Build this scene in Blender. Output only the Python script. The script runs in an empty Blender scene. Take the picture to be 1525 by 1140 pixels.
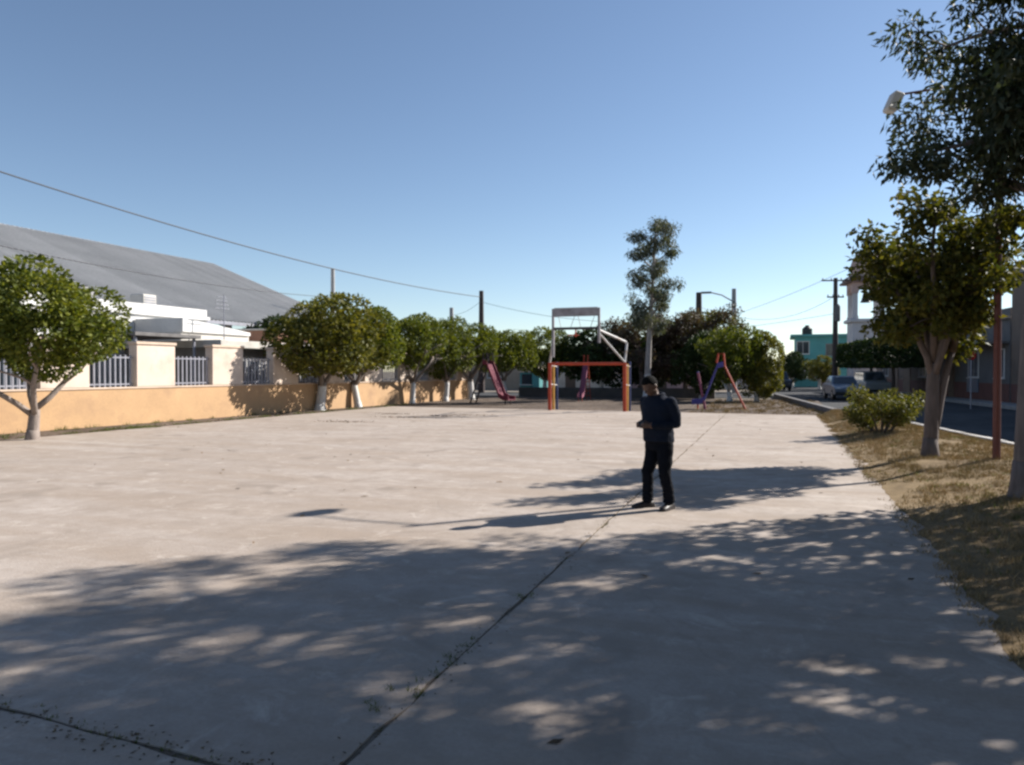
import bpy, bmesh, math, random
import numpy as np
from mathutils import Vector, Matrix, Euler
R = math.radians
S = bpy.context.scene
COL = S.collection

# ------------------------------------------------------------------ camera
cam = bpy.data.cameras.new('camera'); co = bpy.data.objects.new('camera', cam); COL.objects.link(co)
co.location = (0, 0, 1.65); co.rotation_euler = (R(90 - 0.86), 0, R(19.63))
cam.sensor_width = 36; cam.lens = 36 * 1130 / 1525; cam.clip_start = .05; cam.clip_end = 4000
S.camera = co
# ------------------------------------------------------------------ sky and sun
SUN_AZ, SUN_EL = 44.0, 32.4          # azimuth from +Y towards +X
w = bpy.data.worlds.new('World'); S.world = w; w.use_nodes = True
nt = w.node_tree; bg = nt.nodes['Background']
sky = nt.nodes.new('ShaderNodeTexSky'); sky.sky_type = 'NISHITA'; sky.sun_disc = False
sky.sun_elevation = R(SUN_EL); sky.sun_rotation = R(SUN_AZ)
sky.air_density = 1.0; sky.dust_density = 0.5; sky.ozone_density = 1.2; sky.altitude = 1500
nt.links.new(sky.outputs[0], bg.inputs[0]); bg.inputs[1].default_value = 0.072
sl = bpy.data.lights.new('sun', 'SUN'); sl.energy = 4.9; sl.angle = R(.53); sl.color = (1, .955, .89)
so = bpy.data.objects.new('sun', sl); COL.objects.link(so)
sd = Vector((math.sin(R(SUN_AZ)) * math.cos(R(SUN_EL)), math.cos(R(SUN_AZ)) * math.cos(R(SUN_EL)), math.sin(R(SUN_EL))))
so.rotation_euler = sd.to_track_quat('Z', 'Y').to_euler(); so.location = (30, 30, 40)
S.view_settings.view_transform = 'Standard'; S.view_settings.look = 'None'
S.view_settings.exposure = 0.96; S.view_settings.gamma = 1; S.view_settings.use_curve_mapping = False
S.render.engine = 'CYCLES'
S.cycles.max_bounces = 5; S.cycles.diffuse_bounces = 2; S.cycles.glossy_bounces = 2
S.cycles.transmission_bounces = 3; S.cycles.transparent_max_bounces = 4
S.cycles.pixel_filter_type = 'BLACKMAN_HARRIS'; S.cycles.filter_width = 2.6

# ------------------------------------------------------------------ materials
def newmat(name):
    m = bpy.data.materials.new(name); m.use_nodes = True
    return m, m.node_tree, m.node_tree.nodes['Principled BSDF']
def N(t, typ, **k):
    n = t.nodes.new(typ)
    for a, v in k.items(): setattr(n, a, v)
    return n
def noise(t, vec, scale, detail=4, rough=.55, dist=0):
    n = N(t, 'ShaderNodeTexNoise'); n.inputs['Scale'].default_value = scale; n.inputs['Detail'].default_value = detail
    n.inputs['Roughness'].default_value = rough; n.inputs['Distortion'].default_value = dist
    t.links.new(vec, n.inputs['Vector']); return n.outputs['Fac']
def ramp(t, fac, stops):
    r = N(t, 'ShaderNodeValToRGB'); e = r.color_ramp.elements
    while len(e) < len(stops): e.new(.5)
    for el, (p, c) in zip(e, stops): el.position = p; el.color = (*c, 1) if len(c) == 3 else c
    t.links.new(fac, r.inputs[0]); return r.outputs[0]
def mixc(t, fac, a, b, mode='MIX'):
    m = N(t, 'ShaderNodeMix', data_type='RGBA', blend_type=mode)
    for s, v in ((m.inputs[0], fac), (m.inputs[6], a), (m.inputs[7], b)):
        if isinstance(v, (int, float)): s.default_value = v
        elif isinstance(v, tuple): s.default_value = (*v, 1)
        else: t.links.new(v, s)
    return m.outputs[2]
def bump(t, p, h, strength=.3, dist=.02):
    b = N(t, 'ShaderNodeBump'); b.inputs['Strength'].default_value = strength; b.inputs['Distance'].default_value = dist
    t.links.new(h, b.inputs['Height']); t.links.new(b.outputs[0], p.inputs['Normal'])
def wpos(t): return N(t, 'ShaderNodeNewGeometry').outputs['Position']
def opos(t): return N(t, 'ShaderNodeTexCoord').outputs['Object']
def sc(c, k): return tuple(min(1, x * k) for x in c)

def paint(name, c, rough=.6, var=.25, scale=3., bmp=.15, metal=0., dirt=None):
    m, t, p = newmat(name); v = wpos(t)
    f = noise(t, v, scale, 5); f2 = noise(t, v, scale * 14, 3)
    col = ramp(t, f, [(.3, sc(c, 1 - var)), (.7, sc(c, 1 + var * .5))])
    col = mixc(t, .18, col, ramp(t, f2, [(.3, sc(c, .6)), (.7, sc(c, 1.25))]))
    if dirt:
        col = mixc(t, ramp(t, noise(t, v, scale * .6, 6, .65), [(.52, (0, 0, 0)), (.72, (1, 1, 1))]), col, dirt)
    t.links.new(col, p.inputs['Base Color']); p.inputs['Roughness'].default_value = rough; p.inputs['Metallic'].default_value = metal
    if bmp: bump(t, p, f2, bmp, .01)
    return m
def leafmat(name, cols, trans=.3, rough=.62):
    m, t, p = newmat(name)
    r = N(t, 'ShaderNodeNewGeometry').outputs['Random Per Island']
    col = ramp(t, r, [(i / max(1, len(cols) - 1), c) for i, c in enumerate(cols)])
    col = mixc(t, ramp(t, noise(t, wpos(t), .9, 2), [(.35, (0, 0, 0)), (.65, (1, 1, 1))]), col, mixc(t, 1, col, (.72, .78, .8), 'MULTIPLY'))
    t.links.new(col, p.inputs['Base Color']); p.inputs['Roughness'].default_value = rough
    p.inputs['Specular IOR Level'].default_value = .22
    tr = N(t, 'ShaderNodeBsdfTranslucent'); t.links.new(mixc(t, 1, col, (1.5, 1.45, .55), 'MULTIPLY'), tr.inputs[0])
    mx = N(t, 'ShaderNodeMixShader'); mx.inputs[0].default_value = trans
    t.links.new(p.outputs[0], mx.inputs[1]); t.links.new(tr.outputs[0], mx.inputs[2])
    t.links.new(mx.outputs[0], t.nodes['Material Output'].inputs[0]); return m

def concrete_court():
    m, t, p = newmat('court_concrete'); v = wpos(t)
    a = noise(t, v, .28, 7, .62, .6); b = noise(t, v, 1.7, 6, .6); c = noise(t, v, 38, 3, .6)
    # stretched sweeping streaks along the court
    mp = N(t, 'ShaderNodeMapping'); mp.inputs['Scale'].default_value = (.22, 1.1, 1); mp.inputs['Rotation'].default_value = (0, 0, .35); t.links.new(v, mp.inputs[0])
    st = noise(t, mp.outputs[0], 1.3, 6, .65, .4)
    col = ramp(t, a, [(.3, (.36, .298, .25)), (.5, (.425, .36, .31)), (.7, (.475, .41, .36))])
    col = mixc(t, ramp(t, st, [(.40, (0, 0, 0)), (.64, (.8, .8, .8))]), col, (.345, .272, .213))
    col = mixc(t, ramp(t, b, [(.48, (0, 0, 0)), (.74, (.55, .55, .55))]), col, (.28, .225, .18))
    col = mixc(t, .35, col, mixc(t, 1, col, ramp(t, c, [(.25, (.55, .55, .55)), (.75, (1.0, 1.0, 1.0))]), 'MULTIPLY'))
    mt = noise(t, v, 5.5, 5, .7, .3)
    col = mixc(t, ramp(t, mt, [(.46, (0, 0, 0)), (.68, (.6, .6, .6))]), col, (.29, .235, .19))
    col = mixc(t, ramp(t, noise(t, v, 2.6, 5, .7, .8), [(.56, (0, 0, 0)), (.7, (.6, .6, .6))]), col, (.52, .45, .39))
    # sparse darker blotches
    bl = noise(t, v, .9, 3, .5, 1.2)
    col = mixc(t, ramp(t, bl, [(.58, (0, 0, 0)), (.70, (.75, .75, .75))]), col, (.25, .205, .168))
    # hairline cracks
    vd = N(t, 'ShaderNodeVectorMath', operation='ADD'); nz = N(t, 'ShaderNodeTexNoise'); nz.inputs['Scale'].default_value = .8; nz.inputs['Detail'].default_value = 5
    t.links.new(v, nz.inputs['Vector']); t.links.new(v, vd.inputs[0]); t.links.new(nz.outputs['Color'], vd.inputs[1])
    vo = N(t, 'ShaderNodeTexVoronoi', feature='DISTANCE_TO_EDGE'); vo.inputs['Scale'].default_value = .17; t.links.new(vd.outputs[0], vo.inputs['Vector'])
    col = mixc(t, ramp(t, vo.outputs['Distance'], [(.0, (.14, .14, .14)), (.0012, (.1, .1, .1)), (.002, (0, 0, 0))]), col, (.12, .10, .085))
    t.links.new(col, p.inputs['Base Color']); p.inputs['Roughness'].default_value = .86
    p.inputs['Specular IOR Level'].default_value = .25
    ad = N(t, 'ShaderNodeMath', operation='ADD'); t.links.new(c, ad.inputs[0]); t.links.new(b, ad.inputs[1])
    bump(t, p, ad.outputs[0], .35, .012); return m
def dirtmat(name, c1, c2, c3, s=1.):
    m, t, p = newmat(name); v = wpos(t)
    a = noise(t, v, .35 * s, 6, .6, .5); b = noise(t, v, 3 * s, 6, .7); c = noise(t, v, 30 * s, 4, .7)
    col = ramp(t, a, [(.32, c1), (.52, c2), (.7, c3)])
    col = mixc(t, ramp(t, b, [(.45, (0, 0, 0)), (.7, (.7, .7, .7))]), col, sc(c1, .65))
    col = mixc(t, .45, col, mixc(t, 1, col, ramp(t, c, [(.3, (.35, .35, .35)), (.7, (1.15, 1.15, 1.15))]), 'MULTIPLY'))
    t.links.new(col, p.inputs['Base Color']); p.inputs['Roughness'].default_value = .95
    p.inputs['Specular IOR Level'].default_value = .15
    bump(t, p, c, .5, .03); return m
def barkmat(name, c, white=None):
    m, t, p = newmat(name); v = opos(t)
    mp = N(t, 'ShaderNodeMapping'); mp.inputs['Scale'].default_value = (9, 9, 1.6); t.links.new(v, mp.inputs[0])
    f = noise(t, mp.outputs[0], 2, 6, .65); g = noise(t, v, 2.2, 4)
    col = ramp(t, f, [(.3, sc(c, .5)), (.55, c), (.75, sc(c, 1.35))])
    col = mixc(t, .3, col, ramp(t, g, [(.3, sc(c, .55)), (.7, sc(c, 1.4))]))
    if white:
        s = N(t, 'ShaderNodeSeparateXYZ'); t.links.new(v, s.inputs[0])
        ad = N(t, 'ShaderNodeMath', operation='MULTIPLY_ADD'); t.links.new(f, ad.inputs[0]); ad.inputs[1].default_value = .18; t.links.new(s.outputs[2], ad.inputs[2])
        edge = ramp(t, ad.outputs[0], [(0, (1, 1, 1)), (1, (1, 1, 1))])
        lt = N(t, 'ShaderNodeMath', operation='LESS_THAN'); t.links.new(ad.outputs[0], lt.inputs[0]); lt.inputs[1].default_value = white
        wc = ramp(t, f, [(.32, (.34, .31, .28)), (.5, (.62, .60, .57)), (.8, (.7, .68, .65))])
        col = mixc(t, lt.outputs[0], col, wc)
    t.links.new(col, p.inputs['Base Color']); p.inputs['Roughness'].default_value = .9
    bump(t, p, f, .6, .02); return m

M = {}
M['court'] = concrete_court()
M['dirt'] = dirtmat('playground_earth', (.10, .074, .058), (.145, .11, .086), (.20, .155, .12))
M['ground'] = dirtmat('far_earth', (.20, .165, .13), (.27, .23, .185), (.32, .28, .23))
M['verge'] = dirtmat('verge_earth', (.19, .13, .068), (.27, .19, .10), (.35, .255, .15), 1.6)
M['asphalt'] = dirtmat('street_asphalt', (.05, .05, .052), (.075, .075, .077), (.10, .098, .095))
M['joint'] = dirtmat('joint_soil', (.16, .125, .095), (.21, .17, .13), (.27, .22, .17), 3)
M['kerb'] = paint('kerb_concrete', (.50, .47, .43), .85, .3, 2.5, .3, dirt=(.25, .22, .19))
M['kerb_dark'] = paint('dark_kerb_stone', (.16, .15, .145), .85, .35, 3, .3)  # carries the retaining kerb's shadow side; also used for other dark parts
M['pave'] = paint('pavement_concrete', (.34, .32, .30), .88, .25, 2, .2)
M['peach'] = paint('peach_wall_paint', (.50, .31, .16), .8, .13, 1.2, .25, dirt=(.37, .225, .125))
M['cream'] = paint('cream_pillar_paint', (.66, .54, .44), .8, .12, 1.5, .2, dirt=(.46, .36, .29))
M['coping'] = paint('pale_coping', (.60, .46, .35), .8, .2, 2.0, .2)
M['white'] = paint('white_wash', (.62, .61, .59), .8, .12, 1.1, .15, dirt=(.55, .53, .50))
M['offwhite'] = paint('offwhite_plaster', (.55, .52, .47), .85, .15, 1.1, .2, dirt=(.38, .35, .31))
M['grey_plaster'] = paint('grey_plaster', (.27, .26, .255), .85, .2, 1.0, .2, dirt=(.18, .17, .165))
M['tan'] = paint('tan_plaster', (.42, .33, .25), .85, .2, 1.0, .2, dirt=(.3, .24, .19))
M['shaded_plaster'] = paint('shaded_grey_plaster', (.15, .145, .145), .85, .2, 1.0, .2, dirt=(.10, .096, .094))  # grey plaster copy with the street's shade put into the colour
M['shaded_tan_plaster'] = paint('shaded_tan_plaster', (.19, .145, .115), .85, .2, 1.0, .2, dirt=(.13, .10, .08))  # tan plaster copy, darkened to carry the shade of the street front
M['pinkwall'] = paint('pink_plaster', (.50, .32, .29), .85, .2, 1.0, .2, dirt=(.36, .24, .22))
M['maroon_band'] = paint('maroon_wall_base', (.16, .07, .055), .8, .2, 1.5, .15)
M['teal'] = paint('teal_wall_paint', (.09, .31, .31), .8, .15, 1.2, .15, dirt=(.07, .22, .22))
M['tower'] = paint('tower_plaster', (.50, .49, .50), .85, .12, .9, .2, dirt=(.36, .34, .35))
M['tower_pink'] = paint('tower_pink_stone', (.45, .33, .30), .85, .2, .9, .2)
M['tower_dark'] = paint('tower_cornice', (.15, .11, .11), .85, .2, .9, .2)
M['steel'] = paint('grey_bar_paint', (.30, .30, .34), .5, .2, 5, .05, .2)
M['silver'] = paint('silver_tube_paint', (.42, .41, .40), .5, .2, 5, .05, .2, dirt=(.25, .18, .13))
M['board'] = paint('weathered_board', (.30, .28, .29), .7, .3, 4, .15, 0, dirt=(.18, .15, .15))
M['board_dark'] = paint('dark_board_bar', (.04, .036, .04), .7, .3, 4, .1)
M['red'] = paint('orange_red_paint', (.42, .052, .018), .7, .2, 5, .1, 0, dirt=(.30, .045, .018))
M['yellow'] = paint('yellow_paint', (.62, .34, .06), .55, .2, 5, .1, 0, dirt=(.42, .26, .09))
M['blue'] = paint('navy_blue_paint', (.03, .045, .14), .55, .2, 5, .1)
M['maroon'] = paint('maroon_slide_paint', (.17, .02, .04), .8, .2, 4, .05, 0, dirt=(.15, .03, .045))
M['purple'] = paint('purple_slide_paint', (.07, .06, .24), .75, .2, 4, .05)
M['pink'] = paint('pink_play_paint', (.26, .075, .12), .8, .2, 4, .05, 0, dirt=(.24, .09, .11))
M['rustpole'] = paint('rust_red_pole', (.13, .035, .025), .6, .3, 6, .1)
M['signred'] = paint('red_sign_paint', (.40, .01, .015), .5, .1, 4, .02)
M['polegrey'] = paint('concrete_pole', (.36, .35, .34), .85, .15, 2, .1)
M['poledark'] = paint('dark_wood_pole', (.07, .05, .045), .85, .25, 3, .2)
M['black'] = paint('black_rubber', (.02, .02, .021), .6, .2, 5, .05)
M['cable'] = paint('cable_sheath', (.05, .05, .055), .6, .1, 2, 0)
M['planter_shade'] = paint('shaded_planter_stone', (.09, .08, .075), .9, .3, 1.6, .4)  # dark tone stands in for shade on the side away from the sun
M['clay'] = paint('clay_parapet', (.33, .17, .11), .85, .25, 1.5, .2)
M['carblue'] = paint('car_paint_pale_blue', (.13, .17, .23), .3, .05, 2, 0, .2)
M['carwhite'] = paint('car_paint_white', (.38, .40, .42), .3, .05, 2, 0)
M['cargrey'] = paint('car_paint_dark_grey', (.08, .085, .095), .3, .05, 2, 0, .3)
M['chrome'] = paint('wheel_metal', (.45, .45, .46), .35, .1, 6, 0, .8)
M['taillight'] = paint('red_lens', (.35, .01, .01), .25, .05, 6, 0)
M['lens'] = paint('clear_lens', (.6, .6, .58), .15, .05, 6, 0)
M['tarp'] = paint('tan_lamp_housing', (.50, .44, .36), .5, .15, 8, .05)
M['door'] = paint('brown_door', (.12, .07, .045), .6, .25, 3, .1)
M['bluetarp'] = paint('blue_panel', (.05, .25, .42), .6, .2, 3, .05)
def glassmat():
    m, t, p = newmat('window_glass'); p.inputs['Base Color'].default_value = (.03, .04, .05, 1)
    p.inputs['Roughness'].default_value = .08; p.inputs['Specular IOR Level'].default_value = .6; return m
M['glass'] = glassmat()
def roofmat():
    m, t, p = newmat('galvanised_roof'); v = wpos(t)
    f = noise(t, v, .35, 5, .6); g = noise(t, v, 6, 3)
    col = ramp(t, f, [(.3, (.37, .36, .345)), (.7, (.46, .448, .43))]); col = mixc(t, .2, col, ramp(t, g, [(.3, (.27, .27, .275)), (.7, (.54, .54, .545))]))
    r = N(t, 'ShaderNodeObjectInfo').outputs['Random']
    col = mixc(t, .5, col, mixc(t, 1, col, ramp(t, r, [(0, (.72, .72, .72)), (1, (1.12, 1.12, 1.12))]), 'MULTIPLY'))
    t.links.new(col, p.inputs['Base Color']); p.inputs['Roughness'].default_value = .55; p.inputs['Metallic'].default_value = .15; return m
M['roof'] = roofmat()
M['bark'] = barkmat('ficus_bark', (.20, .165, .14), 1.15)
M['bark_tree1'] = barkmat('pale_ficus_bark', (.27, .22, .19))
M['bark_plain'] = barkmat('grey_bark', (.125, .095, .085))
M['bark_euc'] = barkmat('eucalyptus_bark', (.15, .12, .11))
M['bark_pale'] = barkmat('pale_eucalyptus_bark', (.36, .32, .29), 1.6)
M['leaf_ficus'] = leafmat('ficus_leaves', [(.038, .058, .010), (.10, .122, .017), (.19, .195, .027), (.06, .08, .013)], .3)
M['leaf_olive'] = leafmat('olive_leaves', [(.032, .042, .010), (.08, .083, .015), (.145, .125, .022), (.05, .058, .013)], .3)
M['leaf_olive2'] = leafmat('olive_ficus_leaves', [(.045, .055, .012), (.115, .115, .02), (.19, .165, .03), (.07, .075, .015)], .3)
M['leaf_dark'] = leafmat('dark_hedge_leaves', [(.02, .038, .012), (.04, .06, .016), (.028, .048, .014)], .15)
M['leaf_euc'] = leafmat('eucalyptus_leaves', [(.03, .045, .025), (.055, .07, .04), (.08, .085, .045), (.042, .055, .035)], .2)
M['leaf_greyeuc'] = leafmat('grey_eucalyptus_leaves', [(.06, .07, .05), (.09, .10, .07), (.12, .12, .085), (.075, .085, .06)], .25)
M['leaf_brown'] = leafmat('dry_purple_leaves', [(.07, .05, .045), (.10, .065, .055), (.06, .06, .03), (.09, .05, .05)], .25)
M['leaf_bush'] = leafmat('yellow_green_bush_leaves', [(.06, .072, .016), (.11, .115, .028), (.17, .145, .04), (.08, .085, .022)], .3)
M['grass_dry'] = leafmat('dry_grass', [(.32, .215, .105), (.42, .29, .155), (.25, .165, .085), (.20, .145, .07)], .05, .85)
M['grass_green'] = leafmat('weed_green', [(.07, .10, .025), (.12, .14, .04), (.18, .16, .07)], .25, .7)
M['litter'] = leafmat('leaf_litter', [(.16, .10, .055), (.22, .15, .08), (.10, .065, .04), (.06, .045, .03)], .05, .9)

# ------------------------------------------------------------------ mesh helpers
class MB:
    def __init__(s): s.v = []; s.f = []; s.mi = []
    def add(s, vs, fs, mi=0):
        b = len(s.v); s.v += [tuple(x) for x in vs]; s.f += [tuple(b + i for i in f) for f in fs]; s.mi += [mi] * len(fs); return s
    def box(s, x0, x1, y0, y1, z0, z1, mi=0, M4=None, bev=0):
        if bev:
            bm = bmesh.new(); bmesh.ops.create_cube(bm, size=1)
            for v in bm.verts: v.co = Vector(((x0 + x1) / 2 + v.co.x * (x1 - x0), (y0 + y1) / 2 + v.co.y * (y1 - y0), (z0 + z1) / 2 + v.co.z * (z1 - z0)))
            bmesh.ops.bevel(bm, geom=bm.edges[:], offset=bev, segments=1, affect='EDGES', profile=.5)
            bm.verts.index_update()
            vs = [v.co.copy() for v in bm.verts]; fs = [[v.index for v in f.verts] for f in bm.faces]; bm.free()
        else:
            vs = [Vector(p) for p in ((x0, y0, z0), (x1, y0, z0), (x1, y1, z0), (x0, y1, z0), (x0, y0, z1), (x1, y0, z1), (x1, y1, z1), (x0, y1, z1))]
            fs = [(0, 3, 2, 1), (4, 5, 6, 7), (0, 1, 5, 4), (1, 2, 6, 5), (2, 3, 7, 6), (3, 0, 4, 7)]
        if M4: vs = [M4 @ v for v in vs]
        return s.add(vs, fs, mi)
    def tube(s, pts, rad, n=8, cap=True, mi=0, ell=None):
        pts = [Vector(p) for p in pts]; k = len(pts)
        if not isinstance(rad, (list, tuple)): rad = [rad] * k
        vs = []; prev = None
        for i, p in enumerate(pts):
            d = (pts[min(i + 1, k - 1)] - pts[max(i - 1, 0)]).normalized()
            if prev is None: u = d.cross(Vector((0, 1, 0)) if abs(d.y) < .9 else Vector((1, 0, 0))).normalized()
            else: u = (prev - d * prev.dot(d)).normalized()
            prev = u; q = d.cross(u)
            e = ell[i] if ell else 1
            for j in range(n):
                a = 2 * math.pi * j / n; vs.append(p + (u * math.cos(a) + q * math.sin(a) * e) * rad[i])
        fs = [(i * n + j, i * n + (j + 1) % n, (i + 1) * n + (j + 1) % n, (i + 1) * n + j) for i in range(k - 1) for j in range(n)]
        if cap: fs += [tuple(reversed(range(n))), tuple(range((k - 1) * n, k * n))]
        return s.add(vs, fs, mi)
    def prism(s, poly, axis, a, b, mi=0):
        # poly of 2D points, extruded along axis ('x','y','z')
        def P(u, v, t): return {'x': (t, u, v), 'y': (u, t, v), 'z': (u, v, t)}[axis]
        n = len(poly); vs = [P(u, v, a) for u, v in poly] + [P(u, v, b) for u, v in poly]
        fs = [tuple(range(n)), tuple(range(2 * n - 1, n - 1, -1))] + [(i, i + n, (i + 1) % n + n, (i + 1) % n) for i in range(n)]
        return s.add(vs, fs, mi)
    def ball(s, c, r, n=10, m=7, mi=0, rot=None):
        c = Vector(c); r = r if isinstance(r, (tuple, list)) else (r, r, r)
        vs = []; fs = []
        for i in range(m + 1):
            th = math.pi * i / m
            for j in range(n):
                ph = 2 * math.pi * j / n
                v = Vector((math.sin(th) * math.cos(ph) * r[0], math.sin(th) * math.sin(ph) * r[1], math.cos(th) * r[2]))
                if rot: v = rot @ v
                vs.append(c + v)
        fs = [(i * n + j, (i + 1) * n + j, (i + 1) * n + (j + 1) % n, i * n + (j + 1) % n) for i in range(m) for j in range(n)]
        return s.add(vs, fs, mi)
    def mesh(s, name, mats, smooth=False):
        me = bpy.data.meshes.new(name); me.from_pydata(s.v, [], s.f)
        for m in (mats if isinstance(mats, list) else [mats]): me.materials.append(M[m] if isinstance(m, str) else m)
        if isinstance(mats, list): me.polygons.foreach_set('material_index', s.mi)
        bm = bmesh.new(); bm.from_mesh(me); bmesh.ops.recalc_face_normals(bm, faces=bm.faces); bm.to_mesh(me); bm.free()
        if smooth: me.polygons.foreach_set('use_smooth', [True] * len(me.polygons))
        me.update(); return me
    def build(s, name, mats, parent=None, smooth=False):
        return link(name, s.mesh(name, mats, smooth), parent)
def link(name, me, parent=None, loc=None, rot=None, scale=None):
    o = bpy.data.objects.new(name, me); COL.objects.link(o)
    if parent: o.parent = parent
    if loc is not None: o.location = loc
    if rot is not None: o.rotation_euler = rot
    if scale is not None: o.scale = scale
    return o
def tag(o, label, cat, group=None):
    o['label'] = label; o['category'] = cat
    if group: o['group'] = group
    return o
def struct(o): o['kind'] = 'structure'; return o
def stuff(o, label=None, cat=None):
    o['kind'] = 'stuff'
    if label: o['label'] = label
    if cat: o['category'] = cat
    return o
def thing(name, label, cat, loc=(0, 0, 0), rz=0, group=None):
    o = bpy.data.objects.new(name, None); COL.objects.link(o); o.location = loc; o.rotation_euler = (0, 0, rz)
    o.empty_display_size = .2
    return tag(o, label, cat, group)
def npmesh(name, V, nper, mat):
    me = bpy.data.meshes.new(name); V = np.asarray(V, np.float32).reshape(-1, 3); n = len(V); nf = n // nper
    me.vertices.add(n); me.vertices.foreach_set('co', V.ravel())
    me.loops.add(n); me.loops.foreach_set('vertex_index', np.arange(n, dtype=np.int32))
    me.polygons.add(nf); me.polygons.foreach_set('loop_start', np.arange(0, n, nper, dtype=np.int32))
    try: me.polygons.foreach_set('loop_total', np.full(nf, nper, np.int32))
    except Exception: pass
    me.materials.append(M[mat]); me.update(calc_edges=True); me.validate(); return me
def unit(a): return a / (np.linalg.norm(a, axis=1, keepdims=True) + 1e-9)
def leafquads(P, Nrm, L, Wd, rng, outw=.7, droop=0., jitter=1.):
    n = len(P)
    d = unit(Nrm * outw + rng.normal(size=(n, 3)) * .55 * jitter + np.array([0, 0, -droop]))
    s = unit(np.cross(d, rng.normal(size=(n, 3)))); up = np.cross(s, d)
    l = (L * rng.uniform(.7, 1.3, n))[:, None]; ww = (Wd * rng.uniform(.7, 1.3, n))[:, None] * .5
    V = np.empty((n, 4, 3)); V[:, 0] = P; V[:, 1] = P + d * l * .45 + s * ww + up * l * .08; V[:, 2] = P + d * l; V[:, 3] = P + d * l * .45 - s * ww + up * l * .08
    return V
def lobes_crown(rng, rx, ry, rz, nlobes, lr, nleaf, L, Wd, mat, droop=.1, flat=0., name='crown', inner=.25):
    u = unit(rng.normal(size=(nlobes, 3))); k = rng.uniform(.55, .86, (nlobes, 1)); k[:nlobes // 5] *= .5; q = nlobes - nlobes // 4; k[q:] = rng.uniform(.88, 1.08, (nlobes - q, 1))
    C = u * k * np.array([rx, ry, rz]); 
    if flat: C[:, 2] = np.maximum(C[:, 2], -rz * flat)
    Rr = lr * rng.uniform(.7, 1.25, nlobes); Rr[q:] *= .55
    pw = Rr ** 2 / np.sum(Rr ** 2); idx = rng.choice(nlobes, int(nleaf * 1.8), p=pw)
    un = unit(rng.normal(size=(len(idx), 3))); P = C[idx] + un * (Rr[idx] * (1 - inner * rng.random(len(idx)) ** 1.5))[:, None]
    dd = np.full(len(P), 9.)
    for c, r in zip(C, Rr): dd = np.minimum(dd, np.linalg.norm(P - c, axis=1) / r)
    P = P[dd > .62]; un = un[dd > .62]; P = P[:nleaf]; un = un[:nleaf]
    return npmesh(name, leafquads(P, un, L, Wd, rng, .6, droop), 4, mat)

# ------------------------------------------------------------------ ground, court, street
g = MB(); g.add([(-900, -600, -.16), (900, -600, -.16), (900, 1500, -.16), (-900, 1500, -.16)], [(0, 1, 2, 3)]); struct(g.build('ground', 'ground'))
g = MB(); g.box(-26, 1.9, -8, 47.5, -.15, -.035); struct(g.build('playground_earth', 'dirt'))

def slab(name, poly, z=0.0, th=.12, jag=.012, seed=0):
    # polygon slab with slightly chipped edges
    rr = random.Random(seed); pts = []
    for i in range(len(poly)):
        a = Vector(poly[i]); b = Vector(poly[(i + 1) % len(poly)]); n = max(2, int((b - a).length / .25)); d = (b - a).normalized(); q = Vector((-d.y, d.x))
        for k in range(n):
            j = 0 if k == 0 else rr.uniform(-jag, jag) * (3 if rr.random() < .08 else 1)
            pts.append(a + (b - a) * k / n + q * j)
    n = len(pts); me = bpy.data.meshes.new(name); bm = bmesh.new()
    top = [bm.verts.new((p.x, p.y, z)) for p in pts]; bot = [bm.verts.new((p.x, p.y, z - th)) for p in pts]
    bm.faces.new(top); bm.faces.new(bot[::-1])
    for i in range(n): bm.faces.new((top[i], bot[i], bot[(i + 1) % n], top[(i + 1) % n]))
    bmesh.ops.recalc_face_normals(bm, faces=bm.faces); bm.to_mesh(me); bm.free(); me.materials.append(M['court']); return me
court = bpy.data.objects.new('court_pavement', None); COL.objects.link(court); struct(court)
JX = [-1.73, -1.80, -1.88, -1.97, -2.07]
jl = [(-1.73, 2.55), (-1.79, 7), (-1.86, 14), (-1.96, 22), (-2.07, 30.7)]
link('slab', slab('slab', [(-17.7, 2.685), (-3.4, 2.65), (-2.2, 2.57)] + [(x - .014, y) for x, y in jl[0:]] + [(-17.2, 31.6)], seed=1), court)
link('slab', slab('slab', [(-1.70, -8), (1.5, -8), (1.47, 9), (1.5, 20), (1.52, 30.3)] + [(x + .014, y) for x, y in jl[::-1]] , seed=2), court)
link('slab', slab('slab', [(-17.7, -8), (-1.75, -8), (-1.75, 2.50), (-2.2, 2.54), (-3.0, 2.59), (-3.4, 2.62), (-17.7, 2.66)], seed=3), court)
rng = np.random.default_rng(4)
# soil filling the joints and weeds in them
jm = MB(); jm.box(-2.3, -1.5, -8, 30.9, -.15, -.008); jm.box(-17.7, -1.5, 2.3, 2.9, -.149, -.0085); struct(jm.build('joint_soil', 'joint', court))
def tufts(centres, n, h, spread, mat, rng, wd=.008):
    P = []; T = []
    for c in centres:
        k = rng.integers(int(n * .5), n + 1); a = rng.uniform(0, 6.28, k); r = spread * np.sqrt(rng.random(k))
        p = np.stack([c[0] + np.cos(a) * r, c[1] + np.sin(a) * r, np.full(k, c[2])], 1); d = rng.normal(size=(k, 3)) * .5; d[:, 2] = rng.uniform(.5, 1.2, k)
        P.append(p); T.append(p + unit(d) * (h * c[3] * rng.uniform(.5, 1.2, k))[:, None])
    P = np.concatenate(P); T = np.concatenate(T); s = unit(np.cross(T - P, rng.normal(size=P.shape))) * wd
    return npmesh('blades', np.stack([P - s, P + s, T], 1), 3, mat)
cs = []
for y in np.arange(2.6, 30, .16):
    if rng.random() < .5:
        x = np.interp(y, [p[1] for p in jl], [p[0] for p in jl]); cs.append((x + rng.normal() * .012, y, -.009, rng.uniform(.3, .8)))
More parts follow.
